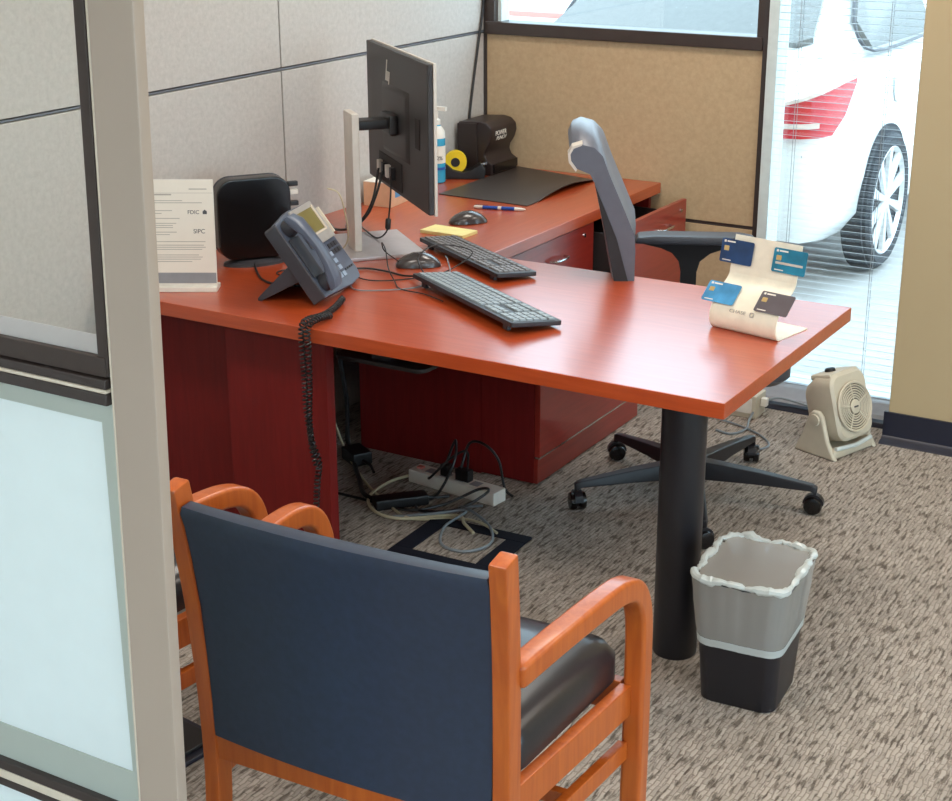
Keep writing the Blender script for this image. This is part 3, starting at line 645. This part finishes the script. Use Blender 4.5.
# coiled handset cord hanging over the desk edge
def coil(path, R, r, pitch):
    P = spline(path, 16); out = []; d = 0; prev = P[0]
    L_ = [0]
    for a, b in zip(P, P[1:]): L_.append(L_[-1]+(b-a).length)
    tot = L_[-1]; n_ = int(tot/pitch*8); j = 0
    for i in range(n_+1):
        s_ = tot*i/n_
        while j < len(P)-2 and L_[j+1] < s_: j += 1
        q_ = (s_-L_[j])/max(1e-9, L_[j+1]-L_[j]); p = P[j].lerp(P[j+1], q_); tg = (P[j+1]-P[j]).normalized()
        u = tg.cross(Vector((.3, .9, .1))).normalized(); w = tg.cross(u)
        a = 2*PI*s_/pitch; out.append(p+R*(math.cos(a)*u+math.sin(a)*w))
    return out
cp = [(.705, 3.37, Z+.014), (.735, 3.29, Z+.012), (.752, 3.21, Z+.012), (.754, 3.14, Z+.018), (.758, 3.108, Z+.006), (.760, 3.104, Z-.05), (.762, 3.106, .60), (.764, 3.106, .52), (.778, 3.106, .43), (.798, 3.106, .375), (.790, 3.106, .31), (.782, 3.106, .22), (.776, 3.106, .175)]
co = tag(obj('phone_cable', MB().tube(coil(cp, .0072, .0022, .0115), .0027, 5), 'cable_b', smooth=True), 'dark coiled handset cord hanging over the front edge of the desk', 'cable')
cp2 = [(.770, 3.225, Z+.011), (.774, 3.15, Z+.018), (.778, 3.107, Z+.005), (.780, 3.104, Z-.06), (.778, 3.104, .58), (.774, 3.104, .50), (.788, 3.092, .42), (.804, 3.090, .365)]
obj('second_strand', MB().tube(coil(cp2, .0070, .0022, .0115), .0027, 5), 'cable_b', co, smooth=True)

# ------------------------------------------------------------------ card display with four cards
rz_c = math.radians(-11.6)
t = thing('card_display', 'ivory curved counter display holding four payment cards on the desk end', 'display stand', (1.772, 3.649, Z), rz_c)
prof = spline([(0, .150, .003), (0, .05, .002), (0, .012, .003), (0, -.004, .018), (0, -.006, .045), (0, .012, .075), (0, .040, .100), (0, .066, .118), (0, .078, .132), (0, .082, .150), (0, .100, .232)], 5)
rg = []
for p in prof: rg.append([(-.100, p.y, p.z), (.100, p.y, p.z)])
shd = MB()
nrm = []
for i, p in enumerate(prof):
    d3 = (prof[min(i+1, len(prof)-1)]-prof[max(i-1, 0)]).normalized(); nrm.append(Vector((0, -d3.z, d3.y)))
shd.loft([[(-.100, p.y, p.z), (.100, p.y, p.z), (.100, (p+nn*.0035).y, (p+nn*.0035).z), (-.100, (p+nn*.0035).y, (p+nn*.0035).z)] for p, nn in zip(prof, nrm)])
obj('curved_sheet', shd, 'card_stand', t, smooth=True)
text('lettering', 'CHASE', .0125, 'ink', t, T_(-.018, -.0046, .0575) @ Matrix.Rotation(PI/2-.42, 4, 'X'), thick=.0014, scale_x=1.3)
oc = MB()
for k in range(4):
    a = PI/2*k; oc.prism([(-.0025+.0, .0065), (.004, .0065), (.0065, .004), (.004, .0035), (-.0025, .0035)], 0, .0018, 'z', T=Matrix.Rotation(a, 4, 'Z'))
obj('octagon_logo', oc, 'ink', t, T=T_(.026, -.0058, .0575) @ Matrix.Rotation(PI/2-.42, 4, 'X'))
# the cards rest on the display's two ledges
dispM = T_(1.772, 3.649, Z, rz=rz_c)
def card(x, y, zc, tilt, mt, label):
    Wm = dispM @ T_(x, y, zc, rx=tilt)
    c_ = thing('payment_card', label, 'card', Wm.translation, 0, 'cards on the counter display'); c_.rotation_euler = Wm.to_euler()
    obj('card_blank', MB().prism(rrect(.098, .062, .005), 0, .0011, 'z'), mt, c_)
    obj('chip', MB().prism(rrect(.015, .013, .002), .0011, .0016, 'z'), 'gold', c_, T=T_(-.032, .006, 0))
    for a in ((-.042, -.036, .021, .027), (-.033, -.008, .022, .026), (-.04, -.014, -.026, -.0235)): obj('printed_mark', MB().box(*a, .0011, .0014), 'paper', c_)
    return c_
tu = PI/2-.22; tl_ = PI/2-.80
card(-.084, .0805, .190, tu, 'card1', 'navy payment card in the upper slot near the chair arm')
c_ = card(.075, .0805, .190, tu, 'card2', 'teal payment card in the upper slot by the window')
obj('embossed_number', MB().box(-.04, .04, -.010, -.004, .0011, .0016), 'silver', c_)
card(-.085, .019, .092, tl_, 'card3', 'light blue payment card in the lower slot')
card(.076, .019, .092, tl_, 'card4', 'charcoal payment card in the lower slot')

# ------------------------------------------------------------------ guest armchairs
def armchair(label, loc, rz):
    t = thing('guest_armchair', label, 'armchair', loc, rz, 'wooden guest armchairs at the desk')
    for s in (-1, 1):
        rear = [(s*.312, -.245, 0), (s*.312, -.220, .20), (s*.314, -.218, .38), (s*.319, -.228, .58), (s*.325, -.245, .74), (s*.330, -.264, .862)]
        obj('rear_leg', MB().bar(spline(rear, 4), .034, [.046]*21), 'chair_wood', t, bevel=.005)
        ap = [(s*.324, -.218, .626), (s*.341, -.10, .638), (s*.356, .05, .642), (s*.362, .140, .636), (s*.364, .195, .612), (s*.364, .226, .565), (s*.364, .236, .50), (s*.364, .236, .38), (s*.364, .236, .20), (s*.362, .236, 0)]
        sp = spline(ap, 4)
        obj('arm_and_front_leg', MB().bar(sp, .044, .046), 'chair_wood', t, bevel=.009, seg=3)
        obj('side_rail', MB().loft([[(s*c0-.012, y, .335), (s*c0+.012, y, .335), (s*c0+.012, y, .402), (s*c0-.012, y, .402)] for c0, y in ((.316, -.200), (.350, .213))]), 'chair_wood', t, bevel=.003)
        obj('side_stretcher', MB().loft([[(s*c0-.010, y, .235), (s*c0+.010, y, .235), (s*c0+.010, y, .275), (s*c0-.010, y, .275)] for c0, y in ((.314, -.202), (.348, .213))]), 'chair_wood', t, bevel=.003)
        for z_ in (.545, .60): obj('dowel_plug', MB().lathe([(.005, 0), (.004, .0015)], 10), 'gold', t, T=T_(s*.324, -.239 if z_ < .57 else -.243, z_, rx=PI/2))
    obj('front_rail', MB().box(-.338, .338, .214, .238, .335, .402), 'chair_wood', t, bevel=.003)
    obj('back_rail', MB().box(-.302, .302, -.234, -.208, .290, .355), 'chair_wood', t, bevel=.003)
    obj('cross_stretcher', MB().box(-.322, .322, .0, .02, .240, .270), 'chair_wood', t, bevel=.003)
    # upholstered back, bowed and thick
    nu, rows_ = 14, [(.345, -.228, .295), (.42, -.228, .297), (.52, -.231, .300), (.62, -.236, .303), (.72, -.248, .306), (.785, -.258, .309), (.812, -.265, .311)]
    rings = []
    for z_, y_, hw_ in rows_:
        fr_, bk_ = [], []
        for i in range(nu+1):
            u = -1+2*i/nu; bow = -.018*(1-u*u)
            bk_.append((u*hw_, y_+bow-.012, z_)); fr_.append((u*hw_, y_+bow+.030+.008*(1-u*u), z_+.006))
        rings.append(bk_+fr_[::-1])
    zt = rows_[-1][0]
    bk_, fr_ = [], []
    for i in range(nu+1):
        u = -1+2*i/nu; bow = -.018*(1-u*u)
        bk_.append((u*.307, -.272+bow-.004, zt+.014)); fr_.append((u*.307, -.272+bow+.022, zt+.016))
    rings.append(bk_+fr_[::-1])
    obj('back_cushion', MB().loft(rings), 'leather', t, smooth=True)
    # seat pad
    rg = []
    for z_, ins in ((.385, .020), (.405, .0), (.455, .0), (.478, .014), (.492, .05), (.497, .12)):
        rg.append([(x*(1+.14*(y+.1)), y, z_) for x, y in rrect(.628-2*ins, .440-2*ins, max(.01, .05-ins*.3), 5, 0, .030)])
    obj('seat_cushion', MB().loft(rg), 'seat_leather', t, smooth=True)
    return t
ac = armchair('wooden armchair with a navy vinyl back standing in front of the column leg', (1.696, 2.190, 0), math.radians(2.2))
dup(ac, (.775, 2.190, 0), math.radians(-1), 'wooden armchair mostly hidden behind the frosted partition')

# ------------------------------------------------------------------ office swivel chair
t = thing('office_chair', 'black swivel office chair with a high back behind the desk', 'office chair', (1.416, 4.22, 0), math.radians(25))
CR = math.radians(-15)
hub = obj('hub', MB().lathe([(.045, .065), (.05, .075), (.05, .12), (.035, .135)], 20), 'blk_metal', t, smooth=True)
obj('gas_lift', MB().lathe([(.030, .12), (.030, .25), (.018, .25), (.018, .42)], 18), 'blk_metal', t, smooth=True)
for k in range(5):
    a = CR+2*PI*k/5; Tr = Matrix.Rotation(a, 4, 'Z')
    b = obj('base_arm', MB().loft([[(.03, -.032, .072), (.03, .032, .072), (.03, .024, .130), (.03, -.024, .130)], [(.2, -.024, .076), (.2, .024, .076), (.2, .018, .116), (.2, -.018, .116)], [(.372, -.016, .074), (.372, .016, .074), (.372, .012, .095), (.372, -.012, .095)], [(.388, -.010, .060), (.388, .010, .060), (.390, .008, .088), (.390, -.008, .088)]]), 'blk_metal', t, bevel=.004, T=Tr)
    c_ = obj('caster', MB().lathe([(.014, -.027), (.026, -.024), (.029, -.016), (.027, -.006), (.018, -.005), (.018, .005), (.027, .006), (.029, .016), (.026, .024), (.014, .027)], 20), 'black_gl', t, smooth=True, T=Tr @ T_(.380, .0, .029, rx=PI/2, rz=.5*k))
    obj('caster_hood', MB().prism([(.032*math.cos(q), .032*math.sin(q)) for q in [PI*j/10 for j in range(11)]], -.012, .012, 'y'), 'blk_metal', c_, T=Tr @ T_(.380, 0, .033, rz=.5*k))
obj('mechanism', MB().box(-.11, .09, -.08, .08, .40, .445), 'blk_metal', t, bevel=.01)
rg = []
for z_, ins in ((.445, .02), (.465, .0), (.500, .0), (.515, .02), (.520, .06)): rg.append([(x, y, z_) for x, y in rrect(.49-2*ins, .49-2*ins, .09-ins*.4, 6, .02, 0)])
obj('seat', MB().loft(rg), 'lens_grey', t, smooth=True)
# back: curved shell, rolled backwards at the top; x forward, y left
BF = [(-.232, .50), (-.215, .56), (-.206, .64), (-.210, .725), (-.209, .835), (-.214, .89), (-.250, .984), (-.289, 1.084), (-.310, 1.146), (-.334, 1.172), (-.370, 1.181)]
BR = [(-.393, 1.171), (-.402, 1.151), (-.399, 1.128), (-.382, 1.102), (-.345, 1.086), (-.331, 1.056), (-.301, .909), (-.266, .727), (-.256, .64), (-.262, .56), (-.272, .50)]
def shrink(pts, y):
    k = 1-.12*(abs(y)/.165)**3; return [(x+.014*(y/.165)**2-.006, z_ if z_ < .8 else .8+(z_-.8)*k) for x, z_ in pts]
ys = (-.165, -.15, -.115, -.06, 0, .06, .115, .15, .165)
bk = obj('backrest', MB().loft([[(x, y, z_) for x, z_ in shrink(BF+BR, y)] for y in ys]), 'mesh_grey', t, smooth=True)
ridge = [(-.331, 1.056), (-.301, .909), (-.266, .727), (-.256, .64), (-.262, .56), (-.240, .56), (-.228, .64), (-.224, .727), (-.264, .875), (-.294, .955)]
for s in (-1, 1): obj('side_frame', MB().prism(shrink(ridge, .165), s*.1665-.002, s*.1665+.002, 'y'), 'black', bk)
tr = BF[-1:]+BR[:4]; tr2 = [(-.368, 1.188), (-.397, 1.178), (-.409, 1.153), (-.406, 1.125), (-.386, 1.096)]
for e_ in ((-.168, -.158), (.158, .168)): obj('edge_trim', MB().loft([[(x, y, z_) for x, z_ in shrink(tr+tr2[::-1], y)] for y in e_]), 'silver', bk)
obj('back_spine', MB().tube([(-.05, 0, .43), (-.22, 0, .43), (-.285, 0, .47), (-.300, 0, .54), (-.296, 0, .60)], [.03, .03, .03, .026, .02], 10), 'black', t, smooth=True)
def chair_arm(s, zt, yo):
    a = obj('armrest', MB().prism([(-.17, 0), (-.16, .022), (-.10, .028), (.16, .028), (.205, .020), (.21, 0)], -.042, .042, 'y'), 'lens_grey', t, bevel=.008, T=T_(-.035, s*yo, zt-.028))
    obj('arm_post', MB().loft([[(x0, s*yo-w, zz), (x1, s*yo-w, zz), (x1, s*yo+w, zz), (x0, s*yo+w, zz)] for x0, x1, w, zz in ((-.055, -.005, .016, .43), (-.055, -.005, .018, zt-.12), (-.063, .004, .020, zt-.085), (-.085, .035, .024, zt-.058), (-.12, .075, .028, zt-.042), (-.185, .12, .032, zt-.027))]), 'black', a, smooth=True)
    obj('arm_bracket', MB().box(-.06, .005, min(s*.05, s*yo), max(s*.05, s*yo), .415, .44), 'black', a, bevel=.004)
chair_arm(1, .782, .27); chair_arm(-1, .655, .27)

# ------------------------------------------------------------------ waste bin and liner
rzb = math.radians(4)
t = thing('waste_bin', 'black plastic waste bin standing beside the column leg', 'bin', (2.008, 3.186, 0), rzb)
lev = [(.0, .088, .096, .03), (.004, .092, .100, .03), (.33, .109, .132, .035)]
rg = [[(x, y, z_) for x, y in rrect(2*a, 2*b, r, 6)] for z_, a, b, r in lev]
inn = [[(x, y, z_) for x, y in rrect(2*a-.005, 2*b-.005, r, 6)] for z_, a, b, r in ((.33, .109, .132, .035), (.006, .090, .098, .03))]
obj('tub', MB().loft(rg+inn), 'bin', t, smooth=True)
t2 = thing('bin_liner', 'translucent plastic bag folded over the rim of the black bin', 'bag', (2.008, 3.186, 0), rzb)
def even(P_, n_):
    P_ = [Vector(q) for q in P_]; P_.append(P_[0]); L0 = [0]
    for a, b in zip(P_, P_[1:]): L0.append(L0[-1]+(b-a).length)
    out, j = [], 0
    for i in range(n_):
        d0 = L0[-1]*i/n_
        while L0[j+1] < d0: j += 1
        q = P_[j].lerp(P_[j+1], (d0-L0[j])/max(1e-9, L0[j+1]-L0[j])); out.append((q.x, q.y))
    return out
def lring(z_, grow, amp, seed):
    f_ = z_/.33; a, b = .092+(.109-.092)*f_+grow, .100+(.132-.100)*f_+grow
    P_ = even(rrect(2*a, 2*b, .035+max(0, grow), 8), 110); n_ = len(P_); o_ = []
    for i, (x, y) in enumerate(P_):
        w_ = amp*(math.sin(i*.55+seed)+.6*math.sin(i*1.3+seed*2.1)+.5*math.sin(i*2.9+seed*.7)); L0 = math.hypot(x, y); o_.append((x+x/L0*w_, y+y/L0*w_, z_+w_*1.2))
    return o_
obj('outer_fold', MB().loft([lring(z_, g, am, 1.7) for z_, g, am in ((.178, .004, .0006), (.20, .0055, .0012), (.23, .006, .0018), (.26, .007, .0024), (.29, .007, .0022), (.315, .008, .0024), (.328, .009, .002))], cap=False), 'bag', t2, smooth=True)
obj('hem', MB().loft([lring(z_, g, .0006, 1.7) for z_, g in ((.158, .0042), (.178, .0050))], cap=False), 'bag_w', t2, smooth=True)
rim_p = [Vector(p) for p in lring(.335, .003, .0022, 1.7)]
obj('gathered_rim', MB().tube(rim_p, [.0085+.0022*math.sin(i*.33)+.0016*math.sin(i*.9+1)+.0010*math.sin(i*2.3) for i in range(len(rim_p))], 8, loop=True), 'bag_w', t2, smooth=True)
obj('inner_fold', MB().loft([lring(z_, g, am, .4) for z_, g, am in ((.335, -.004, .0016), (.29, -.014, .007), (.24, -.018, .011), (.17, -.020, .012), (.08, -.020, .010), (.03, -.02, .006))]), 'bag', t2, smooth=True)

# ------------------------------------------------------------------ tilting desk fan
t = thing('floor_fan', 'putty coloured tilting fan on a yoke base by the window', 'fan', (1.668, 4.862, 0), math.atan2(.945, .327)); t.scale = (.95, .95, .93)
# local -y = front, +x = away from the viewer
obj('yoke_base', MB().prism([(-.115, -.085), (.115, -.085), (.118, .07), (.09, .085), (-.09, .085), (-.118, .07)], 0, .035, 'z'), 'fan', t, bevel=.012, seg=3)
for s in (-1, 1):
    obj('yoke_arm', MB().prism([(-.095, 0), (.090, 0), (.055, .075), (.034, .15), (.018, .168), (-.008, .168), (-.026, .15), (-.055, .06)], s*.112-.011, s*.112+.011, 'x'), 'fan', t, bevel=.008, seg=3)
    obj('pivot_cap', MB().lathe([(.022, 0), (.020, .006), (.004, .008)], 18), 'fan', t, smooth=True, T=T_(s*.123, .004, .135, ry=s*PI/2))
obj('front_bar', MB().tube([(-.10, -.078, .040), (0, -.088, .036), (.10, -.078, .040)], .008, 8), 'mullion', t, smooth=True)
Tf = T_(0, .0, .165, rx=-.30)
hd = [[(x, y, z_) for x, z_ in rrect(w_, h_, r_2, 6)] for y, w_, h_, r_2 in ((-.066, .176, .225, .04), (-.056, .194, .245, .045), (.02, .190, .240, .04), (.075, .150, .19, .05))]
obj('head', MB().loft(hd), 'fan', t, smooth=True, T=Tf)
obj('top_deck', MB().prism([(-.080, -.052), (.080, -.052), (.070, .045), (-.070, .045)], .105, .127, 'z'), 'fan', t, bevel=.008, T=Tf)
obj('grille_well', MB().lathe([(.086, .0), (.086, .004)], 40), 'fan_dark', t, T=Tf @ T_(0, -.0675, -.008, rx=PI/2))
gr = MB()
for R_ in (.088, .078, .069, .060, .051, .042, .034):
    gr.tube([(R_*math.cos(2*PI*k/36), R_*math.sin(2*PI*k/36), 0) for k in range(36)], .0028 if R_ < .085 else .005, 6, loop=True)
gro = obj('grille', gr, 'fan', t, smooth=True, T=Tf @ T_(0, -.073, -.008, rx=PI/2)); gro['kind'] = 'stuff'
for k in range(5):
    a = k*2*PI/5+.4
    obj('spoke', MB().box(.02, .088, -.002, .002, -.002, .003), 'fan', t, T=Tf @ T_(0, -.073, -.008, rx=PI/2) @ Matrix.Rotation(a, 4, 'Z'))
obj('grille_hub', MB().lathe([(.026, -.003), (.026, .003), (.020, .006)], 24), 'fan', t, smooth=True, T=Tf @ T_(0, -.073, -.008, rx=PI/2))
obj('badge', MB().box(-.012, .012, -.003, .003, .0062, .0066), 'lens_grey', t, T=Tf @ T_(0, -.073, -.008, rx=PI/2))
obj('dial', MB().lathe([(.020, 0), (.018, .010), (.012, .013)], 18), 'black', t, smooth=True, T=Tf @ T_(-.01, 0, .127))
cable('fan_cable', [(1.60, 4.99, .05), (1.52, 5.10, .035), (1.43, 5.115, .045), (1.36, 5.10, .05), (1.325, 5.02, .03), (1.335, 4.92, .02), (1.35, 4.85, .01), (1.32, 4.79, .006), (1.26, 4.80, .006)], .0042, 'cable_g', 'pale grey power cord running from the fan past the sill')
cable('floor_cable', [(1.22, 4.90, .01), (1.32, 4.88, .006), (1.41, 4.83, .006), (1.47, 4.76, .006), (1.46, 4.70, .006), (1.40, 4.68, .006)], .0035, 'cable_g', 'thin grey cord curling on the carpet behind the swivel chair')
t = thing('outlet_box', 'putty outlet box on the floor behind the end of the desk', 'outlet', (1.285, 5.03, 0), 0)
obj('housing', MB().box(-.05, .05, -.05, .05, 0, .085), 'fan', t, bevel=.005)
obj('face_plate', MB().box(-.035, .035, -.053, -.0505, .02, .075), 'white_pl', t, bevel=.001)
obj('plug', MB().box(.052, .075, -.012, .012, .04, .07), 'white_pl', t, bevel=.003)

# ------------------------------------------------------------------ floor outlets, power strip, cables
t = thing('floor_box', 'square floor outlet frame with a carpet lid under the desk', 'floor box', (.980, 3.530, 0), math.radians(2))
m = MB()
for a in ((-.165, .165, -.145, -.095), (-.165, .165, .095, .145), (-.165, -.105, -.095, .095), (.105, .165, -.095, .095)): m.box(*a, 0, .008)
obj('frame', m, 'frame_black', t, bevel=.002); obj('lid', MB().box(-.104, .104, -.094, .094, 0, .006), 'carpet', t)
t = thing('floor_box', 'dark floor outlet box beside the rear leg of the armchair', 'floor box', (.985, 2.285, 0), math.radians(-8))
obj('frame', MB().box(-.10, .085, -.08, .08, 0, .012), 'base', t, bevel=.003); obj('lid', MB().box(-.08, .065, -.06, .06, .0121, .022), 'black', t, bevel=.003)
t = thing('power_strip', 'white power strip lying on the carpet under the desk', 'power strip', (.755, 3.88, 0), math.radians(-6.5))
obj('housing', MB().box(-.172, .172, -.032, .032, 0, .044), 'white_pl', t, bevel=.004)
for x in (-.10, -.04, .02, .08): obj('socket', MB().box(x-.016, x+.016, -.016, .016, .0441, .0452), 'grey_strip', t)
obj('switch', MB().box(-.155, -.135, -.009, .009, .0441, .050), 'red', t)
for x in (-.04, .02, .045): obj('plug', MB().box(x-.014, x+.014, -.016, .014, .0455, .085), 'black', t, bevel=.004)
cable('network_cable', [(.09, 4.02, .32), (.17, 4.00, .16), (.29, 3.93, .03), (.466, 3.788, .006), (.613, 3.685, .006), (.752, 3.614, .006), (.874, 3.677, .010), (.966, 3.671, .018), (1.046, 3.635, .016)], .0042, 'cable_w', 'cream network cable running down behind the panel to the floor frame')
cable('strip_cable', [(.59, 3.895, .02), (.54, 3.82, .008), (.55, 3.69, .008), (.627, 3.603, .008), (.73, 3.593, .008), (.866, 3.695, .010), (.93, 3.64, .018), (.985, 3.60, .016)], .0052, 'cable_w', 'thick cream cord looping from the power strip to the floor frame')
cable('coiled_cable', [(.70, 3.60, .006), (.80, 3.66, .014), (.887, 3.72, .02), (.885, 3.60, .014), (.943, 3.49, .014), (1.026, 3.480, .014), (1.065, 3.56, .014), (1.01, 3.655, .02), (.90, 3.73, .02), (.84, 3.76, .008), (.90, 3.80, .01)], .0045, 'cable_g', 'blue grey cable coiled in a loop on the carpet lid')
def W_(x, y, z_):  # strip-local to world
    p = T_(.755, 3.88, 0, rz=math.radians(-6.5)) @ Vector((x, y, z_)); return tuple(p)
cable('plug_cable', [W_(-.04, 0, .085), W_(-.03, .02, .14), W_(.0, .0, .17), W_(.03, -.05, .12), W_(.0, -.10, .02), W_(-.03, -.16, .006), W_(.02, -.20, .006), W_(.12, -.15, .02), W_(.17, -.06, .06), W_(.12, -.04, .05), W_(.05, -.12, .01), W_(-.02, -.22, .006), W_(-.20, -.24, .006), W_(-.36, -.26, .006)], .0045, 'cable_b', 'black cord arching over the power strip and across the carpet')
cable('plug_cable', [W_(.02, 0, .085), W_(.03, .03, .16), W_(.09, .03, .17), W_(.13, .05, .12), W_(.15, .055, .03), W_(.18, .06, .006)], .0045, 'cable_b', 'black cord arching from the power strip to the drawer unit')
cable('plug_cable', [W_(.045, 0, .085), W_(.05, -.01, .15), W_(.0, -.03, .12), W_(-.06, -.06, .05), W_(-.13, .03, .02), W_(-.2, .09, .006)], .004, 'cable_b', 'black cord crossing the power strip towards the drawer unit')
cable('hanging_cable', [(.20, 4.03, .34), (.235, 4.02, .18), (.25, 4.00, .03), (.30, 3.96, .012), (.36, 3.88, .012), (.45, 3.78, .012), (.53, 3.69, .012), (.60, 3.66, .015)], .008, 'cable_b', 'thick black cable hanging behind the support panel')
t = thing('power_adapter', 'black power adapter brick lying left of the floor frame', 'adapter', (.665, 3.695, 0), math.radians(48))
obj('brick', MB().box(-.085, .085, -.028, .028, 0, .034), 'black', t, bevel=.006); obj('lead', MB().tube([(.085, 0, .016), (.12, 0, .012), (.16, .01, .006)], .005, 7), 'black', t, smooth=True)
t = thing('power_adapter', 'small black adapter block beside the drawer unit', 'adapter', (.335, 3.93, 0), math.radians(-30))
obj('brick', MB().box(-.05, .05, -.035, .035, 0, .045), 'black', t, bevel=.006); obj('lead', MB().tube([(.05, 0, .02), (.09, .01, .012), (.13, .0, .006)], .005, 7), 'black', t, smooth=True)
cable('corner_cable', [(.006, 5.325, 1.45), (.008, 5.315, 1.34), (.008, 5.285, 1.23), (.008, 5.245, 1.08), (.008, 5.212, .94), (.010, 5.19, .80)], .005, 'cable_b', 'black cable hanging down the wall in the room corner')

# ------------------------------------------------------------------ parked car outside
t = thing('parked_car', 'white sedan parked outside the window with its tail towards the glass', 'car', (.15, 6.36, 0), 0)
HW = .90
def sec(y, hw, zb, zs, zt, tw):
    h = [(hw*.90, zb), (hw*.985, zb+.10), (hw, zb+.28), (hw*.985, zs-.12), (hw*.955, zs-.03), (hw*.90, zs+.02), (hw*tw, zt)]
    return [(x, y, z_) for x, z_ in h]+[(-x, y, z_) for x, z_ in h[::-1]]
S_ = [sec(.0, .70, .36, .80, .84, .5), sec(.05, .80, .30, .92, .98, .5), sec(.16, .865, .27, .96, 1.04, .6), sec(.40, .895, .24, .98, 1.06, .7), sec(.9, HW, .22, .98, 1.05, .75), sec(1.7, HW, .20, .97, 1.02, .8),
      sec(2.7, HW, .20, .94, .98, .8), sec(3.4, HW, .20, .92, .98, .7), sec(4.1, .87, .22, .82, .88, .6), sec(4.5, .78, .26, .70, .74, .5), sec(4.6, .66, .34, .60, .64, .4)]
obj('body', MB().loft(S_), 'car', t, smooth=True)
G = [(.42, .70, 1.05, .70), (.80, .735, 1.02, .655), (1.15, .74, 1.00, .60), (1.5, .74, 1.00, .57), (2.2, .74, .98, .57), (2.6, .735, .98, .60), (3.2, .70, .97, .69)]
zr = [1.055, 1.25, 1.42, 1.465, 1.46, 1.40, .985]
rg = []
for (y, hb, zb_, ht), zt in zip(G, zr):
    h = [(hb+.05, zb_-.03), (hb+.03, zb_+.04), ((hb+ht)/2+.03, (zb_+zt)/2), (ht, zt-.02), (ht*.7, zt+.01)]
    rg.append([(x, y, z_) for x, z_ in h]+[(-x, y, z_) for x, z_ in h[::-1]])
obj('cabin', MB().loft(rg), 'car', t, smooth=True)
def quad(pts, th=.012):
    P_ = [Vector(p) for p in pts]; nn = (P_[1]-P_[0]).cross(P_[2]-P_[0]).normalized()*th
    return MB().loft([[tuple(p-nn) for p in P_], [tuple(p+nn) for p in P_]])
obj('rear_window', quad([(-.60, .47, 1.095), (.60, .47, 1.095), (.66, .52, 1.115), (.535, 1.10, 1.410), (-.535, 1.10, 1.410), (-.66, .52, 1.115)], .014), 'car_glass', t)
for s in (-1, 1):
    obj('side_window', quad([(s*.800, .93, 1.045), (s*.735, .86, 1.17), (s*.665, 1.10, 1.35), (s*.625, 1.42, 1.42), (s*.620, 2.0, 1.42), (s*.785, 2.0, 1.03)], .012), 'car_glass', t)
    obj('window_trim', MB().tube(spline([(s*.812, 2.0, 1.03), (s*.815, .94, 1.035), (s*.742, .84, 1.17), (s*.672, 1.09, 1.36), (s*.628, 1.42, 1.435)], 4), .008, 6), 'lens_grey', t, smooth=True)
    pl = [(.56, -.020), (.70, -.018), (.80, .022), (.858, .085), (.888, .18), (.905, .29), (.914, .40)]
    def lens(name, zb, zt, o_, mt, par, lo=0, hi=7):
        rg = []
        for (x, y), b_, t_ in zip(pl[lo:hi], zb, zt): rg.append([(s*(x+o_), y-o_, b_), (s*(x+o_), y-o_, t_), (s*(x-.03), y+.03, t_), (s*(x-.03), y+.03, b_)])
        return obj(name, MB().loft(rg), mt, par, smooth=True)
    tlo = lens('tail_light', [.765, .76, .757, .757, .757, .83, .965], [.875, .895, .925, .950, .970, .985, .99], .0, 'tail', t)
    lens('lens_strip', [.800]*4, [.822]*4, .004, 'tail_clear', tlo, 0, 4)
    lens('lens_edge', [.870, .890, .918, .942, .962, .977, .984], [.885, .905, .935, .960, .980, .995, .998], .004, 'tail_clear', tlo)
    for y in (.98, 3.70):
        Tw = T_(s*(HW-.09), y, .33, ry=s*PI/2)
        obj('wheel_arch', MB().lathe([(.350, 0), (.350, .098)], 36), 'tire', t, T=T_(s*(HW-.09), y, .345, ry=s*PI/2))
        w = obj('wheel', MB().lathe([(.25, .11), (.265, .125), (.305, .128), (.325, .112), (.33, .08), (.33, .02)], 36, cap=False), 'tire', t, smooth=True, T=Tw)
        rm = MB().lathe([(.266, .118), (.256, .124), (.240, .104)], 36, cap=False).lathe([(.0, .112), (.05, .114), (.055, .100)], 20)
        for k in range(10): rm.loft([[(.04, -.016, .1), (.04, .016, .1), (.04, .012, .114), (.04, -.012, .114)], [(.256, -.030, .1), (.256, .030, .1), (.256, .024, .120), (.256, -.024, .120)]], T=Matrix.Rotation(2*PI*k/10, 4, 'Z'))
        obj('rim', rm, 'rim', w, T=Tw); obj('brake_disc', MB().lathe([(.245, .085), (.245, .092)], 28), 'lens_grey', w, T=Tw)
obj('fuel_flap', MB().lathe([(.085, 0), (.085, .004)], 24), 'car', t, T=T_(.893, 1.14, .86, ry=PI/2))
obj('bumper_seam', MB().box(-.80, .80, .055, .062, .672, .680), 'lens_grey', t)
# street beyond
tag(obj('curb_line', MB().box(-20, 3, 17.2, 17.32, -.01, .05), 'red'), 'long red painted curb across the street beyond the parked car', 'curb')
t = thing('far_building', 'pale building with a louvred door across the street', 'building', (-6, 30, 0), 0)
obj('wall', MB().box(-20, 30, 0, 8, -.01, 4), 'bld', t)
for k in range(12): obj('louvre', MB().box(-1, 1, -.06, -.001, .3+k*.25, .45+k*.25), 'louvre', t)
